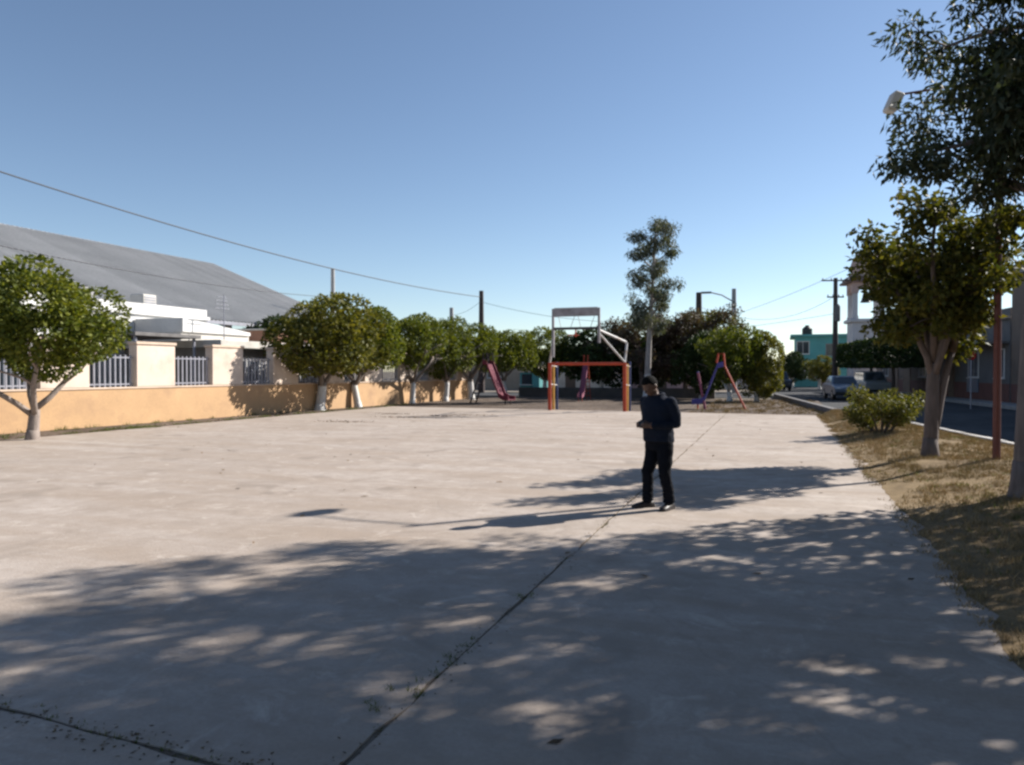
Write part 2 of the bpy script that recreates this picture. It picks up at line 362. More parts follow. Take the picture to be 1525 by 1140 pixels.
for (x, y) in [(-1.9, 3.35), (-1.76, 3.5), (-1.78, 4.2), (-1.80, 5.2), (-1.77, 3.9)]: cs += [(x + rng.normal() * .04, y + rng.normal() * .08, -.01, 1.1) for _ in range(5)]
for x in np.arange(-6.5, -1.8, .09): cs.append((x, np.interp(x, [-6.5, -3.4, -2.2, -1.75], [2.69, 2.67, 2.58, 2.52]) + rng.normal() * .03, -.009, rng.uniform(.3, 1.1)))
stuff(link('joint_weeds', tufts(cs, 16, .035, .03, 'grass_green', rng, .004)), 'small green weeds growing in the dark court joints', 'weeds')

# verge with dry grass between court and kerb
KL = [(8.2, -9), (7.2, 1), (6.3, 8), (5.6, 12), (4.45, 18.95), (3.25, 26.3), (2.1, 31.2)]
def kx(y): return float(np.interp(y, [p[1] for p in KL], [p[0] for p in KL]))
from mathutils import noise as mnoise
def vz(x, y):
    t = (x - 1.45) / max(.3, kx(y) - 1.45); t = min(1, max(0, t))
    return .006 + .15 * math.sin(math.pi * min(1, t * .93)) ** .8 + .03 * t + .035 * mnoise.noise((x * 1.7, y * 1.7, 0)) * min(1, t * 5)
nx, ny = 30, 170; V = []; F = []
for j in range(ny + 1):
    y = -9 + 40.2 * j / ny
    for i in range(nx + 1):
        x0 = 1.33 + .20 * mnoise.noise((0, y * .7, 3)) + .10 * mnoise.noise((0, y * 2.6, 5)) + .04 * mnoise.noise((0, y * 9, 1)); x = x0 + (kx(y) + .01 - x0) * i / nx; V.append((x, y, vz(x, y) if i else .0015))
for j in range(ny):
    for i in range(nx): a = j * (nx + 1) + i; F.append((a, a + 1, a + nx + 2, a + nx + 1))
g = MB(); g.add(V, F); struct(g.build('grass_verge', 'verge', smooth=True))
cs = []; cg = []
while len(cs) < 11000:
    y = 5 + 26 * rng.random() ** 1.1; x = rng.uniform(1.22, kx(y) - .03)
    if mnoise.noise((x * 1.1, y * .8, 7)) < -.42: continue
    edge = 1 if x > 1.7 else .55
    (cg if rng.random() < .03 + .15 * (mnoise.noise((x * .6, y * .5, 1)) > .25) else cs).append((x, y, vz(x, y) - .005, edge * rng.uniform(.4, 1.2)))
stuff(link('dry_grass', tufts(cs, 15, .10, .07, 'grass_dry', rng, .004)), 'dry golden grass covering the verge beside the street', 'grass')
stuff(link('green_grass', tufts(cg, 15, .075, .07, 'grass_green', rng, .004)), 'scattered green grass blades in the dry verge', 'grass')

# street, kerbs and pavement
LK = KL + [(-.3, 52), (-1.6, 64), (-4, 90)]
def poly_sheet(name, L, Rr, z, mat):
    m = MB(); n = len(L); m.add([(x, y, z) for x, y in L] + [(x, y, z) for x, y in Rr], [(i, i + n, i + n + 1, i + 1) for i in range(n - 1)]); return m.build(name, mat)
FX = lambda y: 15.72 - .11 * y
ys = [-9, 1, 8, 12, 18.95, 26.3, 31.2, 52, 64, 90]
struct(poly_sheet('street', [(x + .12, y) for x, y in LK], [(FX(y) - 1.5, y) for y in ys], -.10, 'asphalt'))
m = MB(); n = len(ys)
for i in range(n - 1):
    a, b = ys[i], ys[i + 1]; m.add([(FX(a) - 1.5, a, -.12), (FX(a) + .5, a, -.12), (FX(b) + .5, b, -.12), (FX(b) - 1.5, b, -.12), (FX(a) - 1.5, a, .06), (FX(a) + .5, a, .06), (FX(b) + .5, b, .06), (FX(b) - 1.5, b, .06)], [(4, 5, 6, 7), (0, 1, 5, 4), (3, 0, 4, 7), (2, 3, 7, 6), (1, 2, 6, 5)])
struct(m.build('pavement', 'pave'))
kerb = bpy.data.objects.new('kerb', None); COL.objects.link(kerb); struct(kerb)
km = MB(); km.box(-.5, .5, -.10, .10, -.32, .0, bev=.018); kmesh = km.mesh('kerb_stone', 'kerb')
km2 = MB(); km2.box(-.5, .5, -.14, .14, -.16, .0, bev=.02); kmesh2 = km2.mesh('kerb_stone_dark', 'kerb')
def run_stones(pts, me, step, top, jit, y0=-99):
    rr = random.Random(3)
    for (ax, ay), (bx, by) in zip(pts[:-1], pts[1:]):
        d = Vector((bx - ax, by - ay)); L = d.length; k = max(1, round(L / step)); s = L / k; ang = math.atan2(d.y, d.x)
        for i in range(k):
            c = Vector((ax, ay)) + d * ((i + .5) / k)
            if c.y < y0: continue
            link('kerb_stone', me, kerb, (c.x + .04, c.y, top + rr.uniform(-jit, jit)), (rr.uniform(-.015, .015), 0, ang + rr.uniform(-.01, .01)), (s * .985, 1, 1))
run_stones(KL, kmesh, 1.0, .15, .012, 5)
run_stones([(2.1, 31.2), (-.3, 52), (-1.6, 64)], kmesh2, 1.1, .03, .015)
# the strip between dirt and the far kerb: planter retaining wall, shadow side put into its dark colour
pm = MB()
for (a, b) in [((1.85, 31.3), (-.55, 52))]:
    ax, ay = a; bx, by = b
    pm.add([(ax - .02, ay, -.15), (ax + .2, ay, -.15), (bx + .2, by, -.15), (bx - .02, by, -.15), (ax - .02, ay, .20), (ax + .2, ay, .20), (bx + .2, by, .20), (bx - .02, by, .20)], [(4, 5, 6, 7), (0, 1, 5, 4), (1, 2, 6, 5), (2, 3, 7, 6), (3, 0, 4, 7)])
o = pm.build('retaining_kerb', 'kerb_dark'); tag(o, 'low retaining kerb between playground dirt and street, shade in its dark colour', 'kerb')
# litter on dirt
n = 2600; P = np.stack([rng.uniform(-17, 1.6, n), 30.9 + rng.random(n) ** 1.3 * 13, np.full(n, -.028)], 1)
P2 = np.stack([-17.9 + rng.normal(size=1500) * .35, rng.uniform(13, 34, 1500), np.full(1500, -.025)], 1)
k = 110; P3 = np.stack([rng.uniform(-14, 1.4, k), rng.uniform(3, 30, k), np.full(k, .004)], 1)
P4 = np.concatenate([np.stack([cx + rng.normal(size=120) * .5, cy + rng.normal(size=120) * .22, np.full(120, .006)], 1) for cx, cy in [(-11.83, 25.33), (-12.73, 24.15), (-10.9, 26.1), (-14.2, 26.0), (-13.5, 21.5)]])
xq = rng.uniform(-5, -1.6, 420); P5 = np.stack([xq, 2.6 + rng.normal(size=420) * .07 - .02 * (xq + 3), np.full(420, .003)], 1); P5 = P5[(P5[:, 1] > 2.3)]
yq = rng.uniform(2.7, 14, 500); P6 = np.stack([np.interp(yq, [p[1] for p in jl], [p[0] for p in jl]) + rng.normal(size=500) * .05, yq, np.full(500, .003)], 1)
PP = np.concatenate([P, P2, P3, P4, P5, P6]); nn = np.tile([0, 0, 1.], (len(PP), 1)); Lz = np.where(np.arange(len(PP)) < len(P) + len(P2) + len(P3) + len(P4), .09, .026); Vq = leafquads(PP, nn * 0, Lz, Lz * .55, rng, 0, 0); Vq[:, :, 2] = PP[:, None, 2] + np.abs(Vq[:, :, 2] - PP[:, None, 2]) * .25
stuff(link('leaf_litter', npmesh('litter', Vq, 4, 'litter')), 'dry fallen leaves scattered over dirt and court', 'leaves')
cs = [(-17.67 + rng.normal() * .28, 17.27 + rng.normal() * .25, -.035, rng.uniform(.6, 1.3)) for _ in range(40)]
for y in np.arange(13, 36, .12): 
    if mnoise.noise((0, y * .8, 5)) > -.1: cs.append((-17.85 + rng.normal() * .22, y, -.035, rng.uniform(.3, .9)))
for y in np.arange(12, 41, .2): 
    if rng.random() < .6: cs.append((WX(y) if False else -19.3 + rng.normal() * .2, y, -.035, rng.uniform(.4, 1.2)))
stuff(link('edge_weeds', tufts(cs, 26, .13, .13, 'grass_green', rng, .008)), 'low weeds along the court edge by the peach wall', 'weeds')
cs = []
for _ in range(420):
    x = rng.uniform(-3.5, 1.6); y = rng.uniform(31.5, 46); cs.append((x, y, -.035, rng.uniform(.4, 1.4)))
stuff(link('playground_grass', tufts(cs, 22, .13, .16, 'grass_dry', rng, .01)), 'dry grass patches on the playground dirt', 'grass')

# ------------------------------------------------------------------ peach boundary wall with pillars and railings
def WX(y): return -19.7 + (y - 14.5) * .0555
bw = thing('boundary_wall', 'long peach boundary wall with cream pillars and grey railings', 'wall', (WX(14.5), 14.5, 0), -math.atan(.0555))
T = .24   # local frame: x towards court, y along the wall
b = MB(); b.box(-T, 0, -10, 28.5, -.16, 1.09); b.build('wall_base', 'peach', bw)
b = MB(); b.box(-T - .03, .03, -10, 28.5, 1.092, 1.15, bev=.01); b.build('coping', 'coping', bw)
pil = MB(); pil.box(-.33, .02, 0, 1.55, 1.152, 2.50, bev=.015); pilm = pil.mesh('pillar', 'cream')
cap = MB(); cap.box(-.37, .06, -.04, 1.59, 2.502, 2.60, bev=.015); capm = cap.mesh('pillar_cap', 'coping')
bar = MB(); bar.box(-.02, .02, -.02, .02, 1.15, 2.16); barm = bar.mesh('bar', 'steel')
ral = MB(); ral.box(-.015, .015, 0, 1.72, 1.22, 1.26); ral.box(-.015, .015, 0, 1.72, 2.06, 2.10); ralm = ral.mesh('rail', 'steel')
for i in range(-3, 9):
    y0 = 1.1 + i * 3.22
    p = link('pillar', pilm, bw, (0, y0, 0)); link('pillar_cap', capm, p)
    if i < 8:
        r = link('railing', ralm, bw, (-.14, y0 + 1.53, 0))
        for k in range(9): link('bar', barm, r, (0, .1 + k * .185, 0))

# ------------------------------------------------------------------ gymnasium roof
gy = thing('gymnasium', 'large open hall with grey metal gable roof behind the houses', 'building', (0, 0, 0))
EX, EZ, RX, RZ, Y0, Y1 = -32., 4.7, -48., 11.2, -4., 55.
pw = 1.0; run = math.hypot(RX - EX, RZ - EZ); ang = math.atan2(RZ - EZ, EX - RX)
rp = MB(); xs = []; k = 3
prof = []
for i in range(k): a = i * pw / k; prof += [(a, 0), (a + .16, 0), (a + .20, .09), (a + .28, .09)]
prof.append((pw, 0)); n = len(prof)
vs = []
for (yy, h) in prof: vs.append((0, yy, h))
for (yy, h) in prof: vs.append((-run, yy, h))
for (yy, h) in prof: vs.append((0, yy, h - .03))
for (yy, h) in prof: vs.append((-run, yy, h - .03))
fs = []
for i in range(n - 1): fs += [(i, i + 1, n + i + 1, n + i), (2 * n + i + 1, 2 * n + i, 3 * n + i, 3 * n + i + 1), (i, 2 * n + i, 2 * n + i + 1, i + 1), (n + i + 1, 3 * n + i + 1, 3 * n + i, n + i)]
rp.add(vs, fs); rpm = rp.mesh('roof_panel', 'roof')
for i in range(int((Y1 - Y0) / pw)):
    link('roof_panel', rpm, gy, (EX, Y0 + i * pw, EZ), (0, ang, 0))
b = MB(); b.prism([(RX, RZ), (2 * RX - EX, EZ), (2 * RX - EX, EZ - .1), (RX, RZ - .1)], 'y', Y0, Y1); b.build('far_roof_slope', 'roof', gy)
b = MB()
for i in range(60): b.tube([(RX, Y0 + i * .98, RZ + .02), (RX, Y0 + .95 + i * .98, RZ - .0)], .06, 6)
b.build('ridge_cap', 'roof', gy)
for y in np.arange(Y0 + .5, Y1, 6):
    b = MB(); b.tube([(EX - .4, y, -.15), (EX - .4, y, EZ - .1)], .14, 8); b.build('column', 'polegrey', gy)
    b = MB(); b.prism([(EX - .2, EZ - .15), (RX, RZ - .2), (2 * RX - EX, EZ - .15), (2 * RX - EX, EZ - .6), (RX, RZ - .9), (EX - .2, EZ - .5)], 'y', y - .06, y + .06); b.build('roof_truss', 'steel', gy)
b = MB(); b.box(2 * RX - EX, 2 * RX - EX + .2, Y0, Y1, -.15, EZ - .6); b.build('rear_wall', 'offwhite', gy)
b = MB(); b.box(EX - .06, EX + .06, Y0, Y1, EZ - .22, EZ - .03); b.build('eave_beam', 'steel', gy)

# ------------------------------------------------------------------ houses
def window(par, face, u0, u1, z0, z1, mat_frame='white', bars=0, off=.0):
    # face: function (u, depth, z) -> xyz ; depth positive outward
    def B(m, ua, ub, da, db, za, zb):
        pts = [face(u, d, z) for z in (za, zb) for (u, d) in ((ua, da), (ub, da), (ub, db), (ua, db))]
        m.add(pts, [(0, 3, 2, 1), (4, 5, 6, 7), (0, 1, 5, 4), (1, 2, 6, 5), (2, 3, 7, 6), (3, 0, 4, 7)])
    f = MB(); t = .07
    B(f, u0 - t, u0, -.08, .05, z0 - t, z1 + t); B(f, u1, u1 + t, -.08, .05, z0 - t, z1 + t); B(f, u0, u1, -.08, .05, z1, z1 + t); B(f, u0 - t - .05, u1 + t + .05, -.08, .12, z0 - t - .04, z0 - t); B(f, u0, u1, -.08, .05, z0 - t, z0)
    um = (u0 + u1) / 2; B(f, um - .02, um + .02, -.02, .03, z0, z1)
    o = f.build('window', mat_frame, par); g = MB(); B(g, u0, u1, -.015, .006, z0, z1); g.build('pane', 'glass', o)
    for i in range(bars):
        u = u0 + (u1 - u0) * (i + .5) / bars; g = MB(); B(g, u - .012, u + .012, .055, .075, z0 - .03, z1 + .03); g.build('bar', 'steel', o)
def door(par, face, u0, u1, z0, z1, mat='door'):
    def B(m, ua, ub, da, db, za, zb):
        pts = [face(u, d, z) for z in (za, zb) for (u, d) in ((ua, da), (ub, da), (ub, db), (ua, db))]
        m.add(pts, [(0, 3, 2, 1), (4, 5, 6, 7), (0, 1, 5, 4), (1, 2, 6, 5), (2, 3, 7, 6), (3, 0, 4, 7)])
    m = MB(); B(m, u0, u1, -.05, .035, z0, z1); B(m, u0 + .12, u1 - .12, .03, .05, z0 + .2, z0 + .95); B(m, u0 + .12, u1 - .12, .03, .05, z0 + 1.1, z1 - .15); o = m.build('door', mat, par)
    m = MB(); B(m, u1 - .14, u1 - .09, .03, .10, z0 + 1.0, z0 + 1.12); m.build('handle', 'chrome', o)
def house(name, label, x0, x1, y0, y1, h, wall, roofm='offwhite', face='-y', wins=(), doors=(), parapet=.35, band=None, over=.12, slab_t=.18):
    cx, cy = (x0 + x1) / 2, (y0 + y1) / 2; t = thing(name, label, 'house', (cx, cy, 0)); hx, hy = (x1 - x0) / 2, (y1 - y0) / 2
    m = MB(); m.box(-hx, hx, -hy, hy, -.17, h); m.build('wall', wall, t)
    m = MB(); m.box(-hx - over, hx + over, -hy - over, hy + over, h + .002, h + slab_t, bev=.02); r = m.build('roof', roofm, t)
    if parapet:
        m = MB()
        for (a, b, c, d) in ((-hx, hx, -hy, -hy + .15), (-hx, hx, hy - .15, hy), (-hx, -hx + .15, -hy + .15, hy - .15), (hx - .15, hx, -hy + .15, hy - .15)): m.box(a, b, c, d, h + slab_t + .002, h + slab_t + parapet)
        m.build('parapet', wall, r)
    fs = {'-y': lambda u, d, z: (u, -hy - d, z), '-x': lambda u, d, z: (-hx - d, u, z), '+x': lambda u, d, z: (hx + d, u, z)}
    if band:
        m = MB(); m.box(-hx - .02, hx + .02, -hy - .02, hy + .02, -.16, .9); m.build('painted_base', band, t)
    for q in wins: window(t, fs[q[0]], *q[1:])
    for q in doors: door(t, fs[q[0]], *q[1:])
    return t
# left side, behind the peach wall
house('white_house', 'bright white flat-roofed house under the edge of the grey hall roof', -31.2, -27.0, 20.5, 30.5, 4.15, 'white', 'white', wins=[('+x', -4.4, -3.0, 3.05, 3.75, 'grey_plaster', 5), ('+x', -1.6, -.2, 3.05, 3.75, 'grey_plaster', 5), ('+x', 2.6, 4.0, 3.05, 3.75, 'grey_plaster', 5), ('-y', -1, .6, 1.2, 2.6, 'grey_plaster', 5)], doors=[('+x', 1, 1.9, 0, 2.1)])
house('low_house', 'low off-white house with overhanging slab roof behind the railings', -27.5, -22.2, 25.8, 36, 2.62, 'grey_plaster', 'offwhite', over=.5, slab_t=.32, parapet=0, wins=[('+x', -4.2, -2.6, .9, 2.1, 'white', 6), ('+x', .5, 2.1, .9, 2.1, 'white', 6), ('-y', -1.6, 0, .9, 2.1, 'white', 6)], doors=[('+x', -1.8, -.9, 0, 2.1)])
house('pale_house', 'pale house with large windows behind the leftmost railings', -30, -24.6, 6, 20.5, 2.75, 'white', 'offwhite', wins=[('+x', -3.2, -1.2, .8, 2.1, 'white', 7), ('+x', 1.2, 2.8, .8, 2.1, 'white', 6), ('+x', 4.6, 6.0, .8, 2.1, 'white', 6)], doors=[('+x', 3.3, 4.2, 0, 2.1, 'bluetarp')])
t = thing('carport', 'small dark flat carport roof on posts behind the lit pillar', 'carport', (-24.2, 23.5, 0))
m = MB(); m.box(-1.6, 1.6, -1.7, 1.7, 2.98, 3.12, bev=.01); m.build('roof', 'kerb_dark', t)
for sx in (-1.4, 1.4):
    for sy in (-1.5, 1.5): m = MB(); m.tube([(sx, sy, -.15), (sx, sy, 2.98)], .06, 8); m.build('post', 'steel', t)
t = thing('roof_tank', 'clay-coloured parapet hut on the low house roof', 'roof hut', (-25.2, 33.2, 2.94))
m = MB(); m.box(-1.1, 1.1, -1.6, 1.6, 0, .75, bev=.03); m.build('wall', 'clay', t); m = MB(); m.box(-1.2, 1.2, -1.7, 1.7, .752, .84, bev=.02); m.build('cover', 'offwhite', t)
t = thing('water_tank', 'grey water tank on the white house roof', 'water tank', (-28.4, 24.6, 4.33)); m = MB(); m.tube([(0, 0, 0), (0, 0, .7), (0, 0, .85), (0, 0, .95)], [.5, .5, .34, .2], 14); m.build('tank', 'grey_plaster', t); m = MB(); m.tube([(0, 0, .95), (0, 0, 1.02)], .2, 12); m.build('lid', 'black', t)
t = thing('white_annex', 'stepped white annex beside the white house', 'annex', (-25.6, 27.2, 0)); m = MB(); m.box(-1.3, 1.2, -1.2, 3.2, -.15, 3.35); m.build('wall', 'offwhite', t); m = MB(); m.prism([(-1.2, 3.352), (3.2, 3.352), (3.2, 3.5), (-1.2, 3.95)], 'x', -1.35, 1.3); m.build('roof', 'white', t)
window(t, lambda u, d, z: (1.2 + d, u, z), -.6, .5, 2.0, 2.9, 'grey_plaster', 4)
t = thing('air_cooler', 'pale boxy air cooler on the white house roof', 'air cooler', (-27.9, 27.4, 4.33)); m = MB(); m.box(-.4, .4, -.4, .4, .1, .85, bev=.03); m.build('housing', 'offwhite', t); m = MB()
for k in range(5): m.box(.402, .415, -.32, .32, .2 + k * .12, .26 + k * .12)
m.build('louvres', 'steel', t); m = MB(); m.box(-.3, .3, -.3, .3, 0, .1); m.build('stand', 'steel', t)
t = house('grey_annex_house', 'grey annex with blue-tinted windows below the white house parapet', -26.9, -25.4, 19.0, 22.6, 3.75, 'grey_plaster', 'offwhite', parapet=0, wins=[('+x', -1.3, -.3, 2.6, 3.4, 'white', 0), ('+x', .3, 1.3, 2.6, 3.4, 'white', 0)])
t = thing('roof_antenna', 'thin antenna mast on the low house roof', 'antenna', (-23.4, 27.5, 2.94)); m = MB(); m.tube([(0, 0, 0), (0, 0, 2.1)], .025, 6); m.build('mast', 'steel', t)
for k in range(4): m = MB(); m.tube([(-.1, -.45 + k * .05, 1.5 + k * .17), (-.1, .45 - k * .05, 1.5 + k * .17)], .014, 6); m.build('element', 'steel', t)
# far row
house('pink_house', 'far pink house seen below the dark tree crowns', -14, -7.5, 72, 79, 3.4, 'pinkwall', wins=[('-y', -2.4, -1.2, 1, 2.2, 'white', 4), ('-y', 1.2, 2.4, 1, 2.2, 'white', 4)], doors=[('-y', -.4, .5, 0, 2.1)])
house('cream_house', 'far cream house with brown door behind the orange goal', -23.5, -14.4, 70, 77, 3.3, 'cream', wins=[('-y', -3.4, -2.2, 1, 2.2, 'white', 4), ('-y', 1.2, 2.6, 1, 2.2, 'white', 4)], doors=[('-y', -.6, .4, 0, 2.1)])
house('tan_house', 'far tan house at left end of the street behind', -37, -24, 72, 80, 3.5, 'tan', wins=[('-y', -3.4, -2.0, 1, 2.2, 'white', 4), ('-y', 2.2, 3.6, 1, 2.2, 'white', 4)], doors=[('-y', -.6, .4, 0, 2.1)])
house('low_white_house', 'far low white house left of the turquoise building', -7.1, -2.2, 78, 85, 3.2, 'white', wins=[('-y', -1.9, -.8, 1, 2.2, 'grey_plaster', 4), ('-y', 1.0, 2.0, 1, 2.2, 'grey_plaster', 4)], doors=[('-y', -.4, .5, 0, 2.1)])
house('turquoise_building', 'turquoise two-storey building with slab roof at the street end', 1.3, 6.9, 90, 98, 5.45, 'teal', 'teal', over=.5, slab_t=.25, parapet=0, wins=[('-y', -2.6, -1.4, 3.6, 4.9, 'white', 0), ('-y', .4, 2.2, 3.4, 4.6, 'grey_plaster', 0), ('-y', -2.4, -1.2, .9, 2.2, 'white', 0)], doors=[('-y', -.4, 1.0, 0, 2.4)])
t = thing('water_tank', 'dark round water tank on the turquoise roof', 'water tank', (2.6, 92.5, 5.70))
m = MB(); m.tube([(0, 0, 0), (0, 0, .75), (0, 0, .95), (0, 0, 1.05)], [.55, .55, .35, .2], 12); m.build('tank', 'black', t); m = MB(); m.tube([(0, 0, 1.05), (0, 0, 1.15)], .22, 10); m.build('lid', 'black', t)
# right side of the street
def rhouse(name, label, ya, yb, h, wall, band, wins, doors, dep=8, par=.4):
    ym = (ya + yb) / 2; t = thing(name, label, 'house', (FX(ym), ym, 0), math.atan(.11)); hl = (yb - ya) / 2 - .05
    m = MB(); m.box(0, dep, -hl, hl, -.1, h); m.build('wall', wall, t)
    m = MB(); m.box(-.2, dep + .1, -hl, hl, h + .002, h + .17, bev=.02); r = m.build('roof', 'grey_plaster', t)
    m = MB(); m.box(0, .15, -hl, hl, h + .172, h + .17 + par); m.build('parapet', wall, r)
    if band: m = MB(); m.box(-.02, .5, -hl + .01, hl - .01, -.1, 1.0); m.build('painted_base', band, t)
    f = lambda u, d, z: (-d, u, z)
    for q in wins: window(t, f, *q)
    for q in doors: door(t, f, *q)
    return t
rhouse('grey_house', 'grey two-storey house on the shaded right side of the street', 20, 33, 6.6, 'shaded_plaster', 'maroon_band', [(-4, -2.6, 1.2, 2.4, 'white', 5), (1, 2.6, 1.2, 2.4, 'white', 5), (-4, -2.6, 4.2, 5.4, 'white', 0), (1, 2.6, 4.2, 5.4, 'white', 0)], [(3.8, 4.8, .06, 2.2)])
rhouse('tan_street_house', 'tan two-storey house behind the big right-edge tree', 33, 44.5, 6.4, 'shaded_tan_plaster', 'maroon_band', [(-4, -2.6, 1.2, 2.4, 'white', 5), (1.6, 3.2, 1.2, 2.4, 'white', 5), (-4, -2.6, 4.0, 5.2, 'white', 0), (1.6, 3.2, 4.0, 5.2, 'white', 0)], [(-1, 0, .06, 2.2)])
rh = rhouse('plaster_house', 'grey plaster house with barred window and maroon base behind the verge tree', 44.5, 56, 4.3, 'shaded_plaster', 'maroon_band', [(-1.4, .1, 1.35, 2.75, 'white', 6), (-5, -3.9, 1.35, 2.75, 'white', 5)], [(2.6, 3.6, .06, 2.2)])
m = MB(); m.box(-.09, -.02, -1.5, .2, .45, 1.22, bev=.01); m.build('meter_panel', 'carblue', rh)
m = MB(); m.box(-1.3, 0, -5.6, 5.6, 3.05, 3.2, bev=.02); m.build('canopy', 'kerb_dark', rh)
rhouse('shop_house', 'dark-fronted house between the barred-window house and the church tower', 56, 73, 4.4, 'shaded_tan_plaster', 'maroon_band', [(-6, -4.4, 1.3, 2.6, 'white', 6), (4.4, 6, 1.3, 2.6, 'white', 6)], [(-2.2, -.2, .06, 2.5), (1.2, 2.2, .06, 2.2)])

# church tower
tw = thing('church_tower', 'pale church bell tower with open arched belfry above the street', 'tower', (7.2, 77.2, 0), R(6))
m = MB(); m.box(-1.35, 1.35, -1.35, 1.35, -.15, 6.1, bev=.04); m.build('shaft', 'tower', tw)
m = MB(); m.box(-1.62, 1.62, -1.62, 1.62, 6.102, 6.42, bev=.06); m.build('lower_cornice', 'tower', tw)
for sx in (-1, 1):
    for sy in (-1, 1):
        m = MB(); m.box(sx * 1.12 - .26, sx * 1.12 + .26, sy * 1.12 - .26, sy * 1.12 + .26, 6.422, 6.7, bev=.03); m.box(sx * 1.12 - .2, sx * 1.12 + .2, sy * 1.12 - .2, sy * 1.12 + .2, 6.7, 8.75); m.build('column', 'tower', tw)
m = MB()
arch = [(-.92, 8.752)] + [(-.92 + .0, 8.76)] + [(.86 * -math.cos(a), 8.76 + .62 * math.sin(a)) for a in np.linspace(0, math.pi, 11)] + [(.92, 8.752), (1.4, 8.752), (1.4, 9.75), (-1.4, 9.75), (-1.4, 8.752)]
for s in (-1, 1):
    pts = [(.9 * -math.cos(a), 8.752 + .62 * math.sin(a)) for a in np.linspace(0, math.pi, 13)]
    for axis in ('y', 'x'):
        lo, hi = (1.12, 1.4) if s > 0 else (-1.4, -1.12)
        for (a0, b0), (a1, b1) in zip(pts[:-1], pts[1:]): m.prism([(a0, b0), (a1, b1), (a1, 9.75), (a0, 9.75)], axis, lo, hi)
for sx in (-1, 1):
    for sy in (-1, 1): m.box(min(sx * .9, sx * 1.4), max(sx * .9, sx * 1.4), min(sy * .9, sy * 1.4), max(sy * .9, sy * 1.4), 8.755, 9.748)
m.build('arches', 'tower_pink', tw)
m = MB(); m.box(-1.95, 1.95, -1.95, 1.95, 9.752, 9.98, bev=.05); m.box(-1.75, 1.75, -1.75, 1.75, 9.98, 10.3, bev=.05); m.build('upper_cornice', 'tower_dark', tw)
m = MB(); m.tube([(0, 0, 10.3), (0, 0, 11.5), (0, 0, 12.1), (0, 0, 12.6), (0, 0, 12.9)], [1.3, 1.3, 1.1, .6, .1], 8); m.build('cupola', 'tower_pink', tw)
m = MB(); m.tube([(0, 0, 8.9), (0, 0, 8.8), (0, 0, 8.4), (0, 0, 8.1), (0, 0, 8.0)], [.08, .25, .32, .42, .5], 12); m.tube([(0, 0, 8.9), (0, 0, 9.75)], .05, 6); m.build('bell', 'black', tw)

# low planter wall on the far side of the playground and a small turquoise kiosk
o = MB().box(-17, -4, 49.0, 49.4, -.17, .55, bev=.03).build('planter_wall', 'planter_shade'); tag(o, 'low stone planter wall along the far side of the playground, shade in its dark colour', 'wall')
struct(poly_sheet('far_street', [(-60, 51), (-20, 51), (-1.6, 52.5)], [(-60, 60), (-20, 60), (-2, 62)], -.12, 'asphalt'))
t = thing('kiosk', 'small turquoise kiosk with dark opening and pale roof far behind the playground', 'kiosk', (-19.6, 60.6, 0), R(-14))
m = MB(); m.box(-.95, .95, -.8, .8, -.15, 1.55); m.build('wall', 'teal', t); m = MB(); m.prism([(-1.1, 1.55), (1.1, 1.55), (.75, 2.1), (.1, 2.1)], 'y', -.95, .95); m.build('roof', 'cream', t)
m = MB(); m.box(-.75, .25, -.84, -.79, .55, 1.4); m.build('opening', 'glass', t)
m = MB(); m.box(-.85, .35, -1.1, -.8, .48, .54); m.build('counter', 'white', t)

# ------------------------------------------------------------------ trees
def limb(m, p0, d, L, r0, r1, rr, n=7, seg=5, bend=.25, up=.0):
    p = Vector(p0); d = Vector(d).normalized(); pts = [p.copy()]; rs = [r0]
    for i in range(seg):
        d = (d + Vector((rr.uniform(-1, 1), rr.uniform(-1, 1), rr.uniform(-1, 1))) * bend / seg * 2 + Vector((0, 0, up / seg))).normalized()
        p = p + d * L / seg; pts.append(p.copy()); rs.append(r0 + (r1 - r0) * (i + 1) / seg)
    m.tube(pts, rs, n); return pts, d
CR = {}
r1 = np.random.default_rng(11)
CR['near'] = lobes_crown(r1, 2.35, 2.2, 1.45, 42, .78, 22000, .13, .085, 'leaf_ficus', .15, .75)
CR['a'] = lobes_crown(r1, 2.3, 2.2, 1.45, 36, .8, 12000, .17, .11, 'leaf_ficus', .15, .75)
CR['b'] = lobes_crown(r1, 2.2, 2.35, 1.35, 32, .85, 12000, .17, .11, 'leaf_ficus', .15, .75)
CR['olive'] = lobes_crown(r1, 2.3, 2.2, 1.5, 36, .8, 11000, .17, .11, 'leaf_olive2', .15, .75)
CR['c'] = lobes_crown(r1, 2.15, 2.3, 1.5, 26, .95, 10500, .18, .11, 'leaf_ficus', .15, .6)
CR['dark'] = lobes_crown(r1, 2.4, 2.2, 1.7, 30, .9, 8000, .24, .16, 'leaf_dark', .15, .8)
CR['loose'] = lobes_crown(r1, 1.75, 1.75, 1.35, 34, .5, 9000, .12, .07, 'leaf_olive', .2, .9)
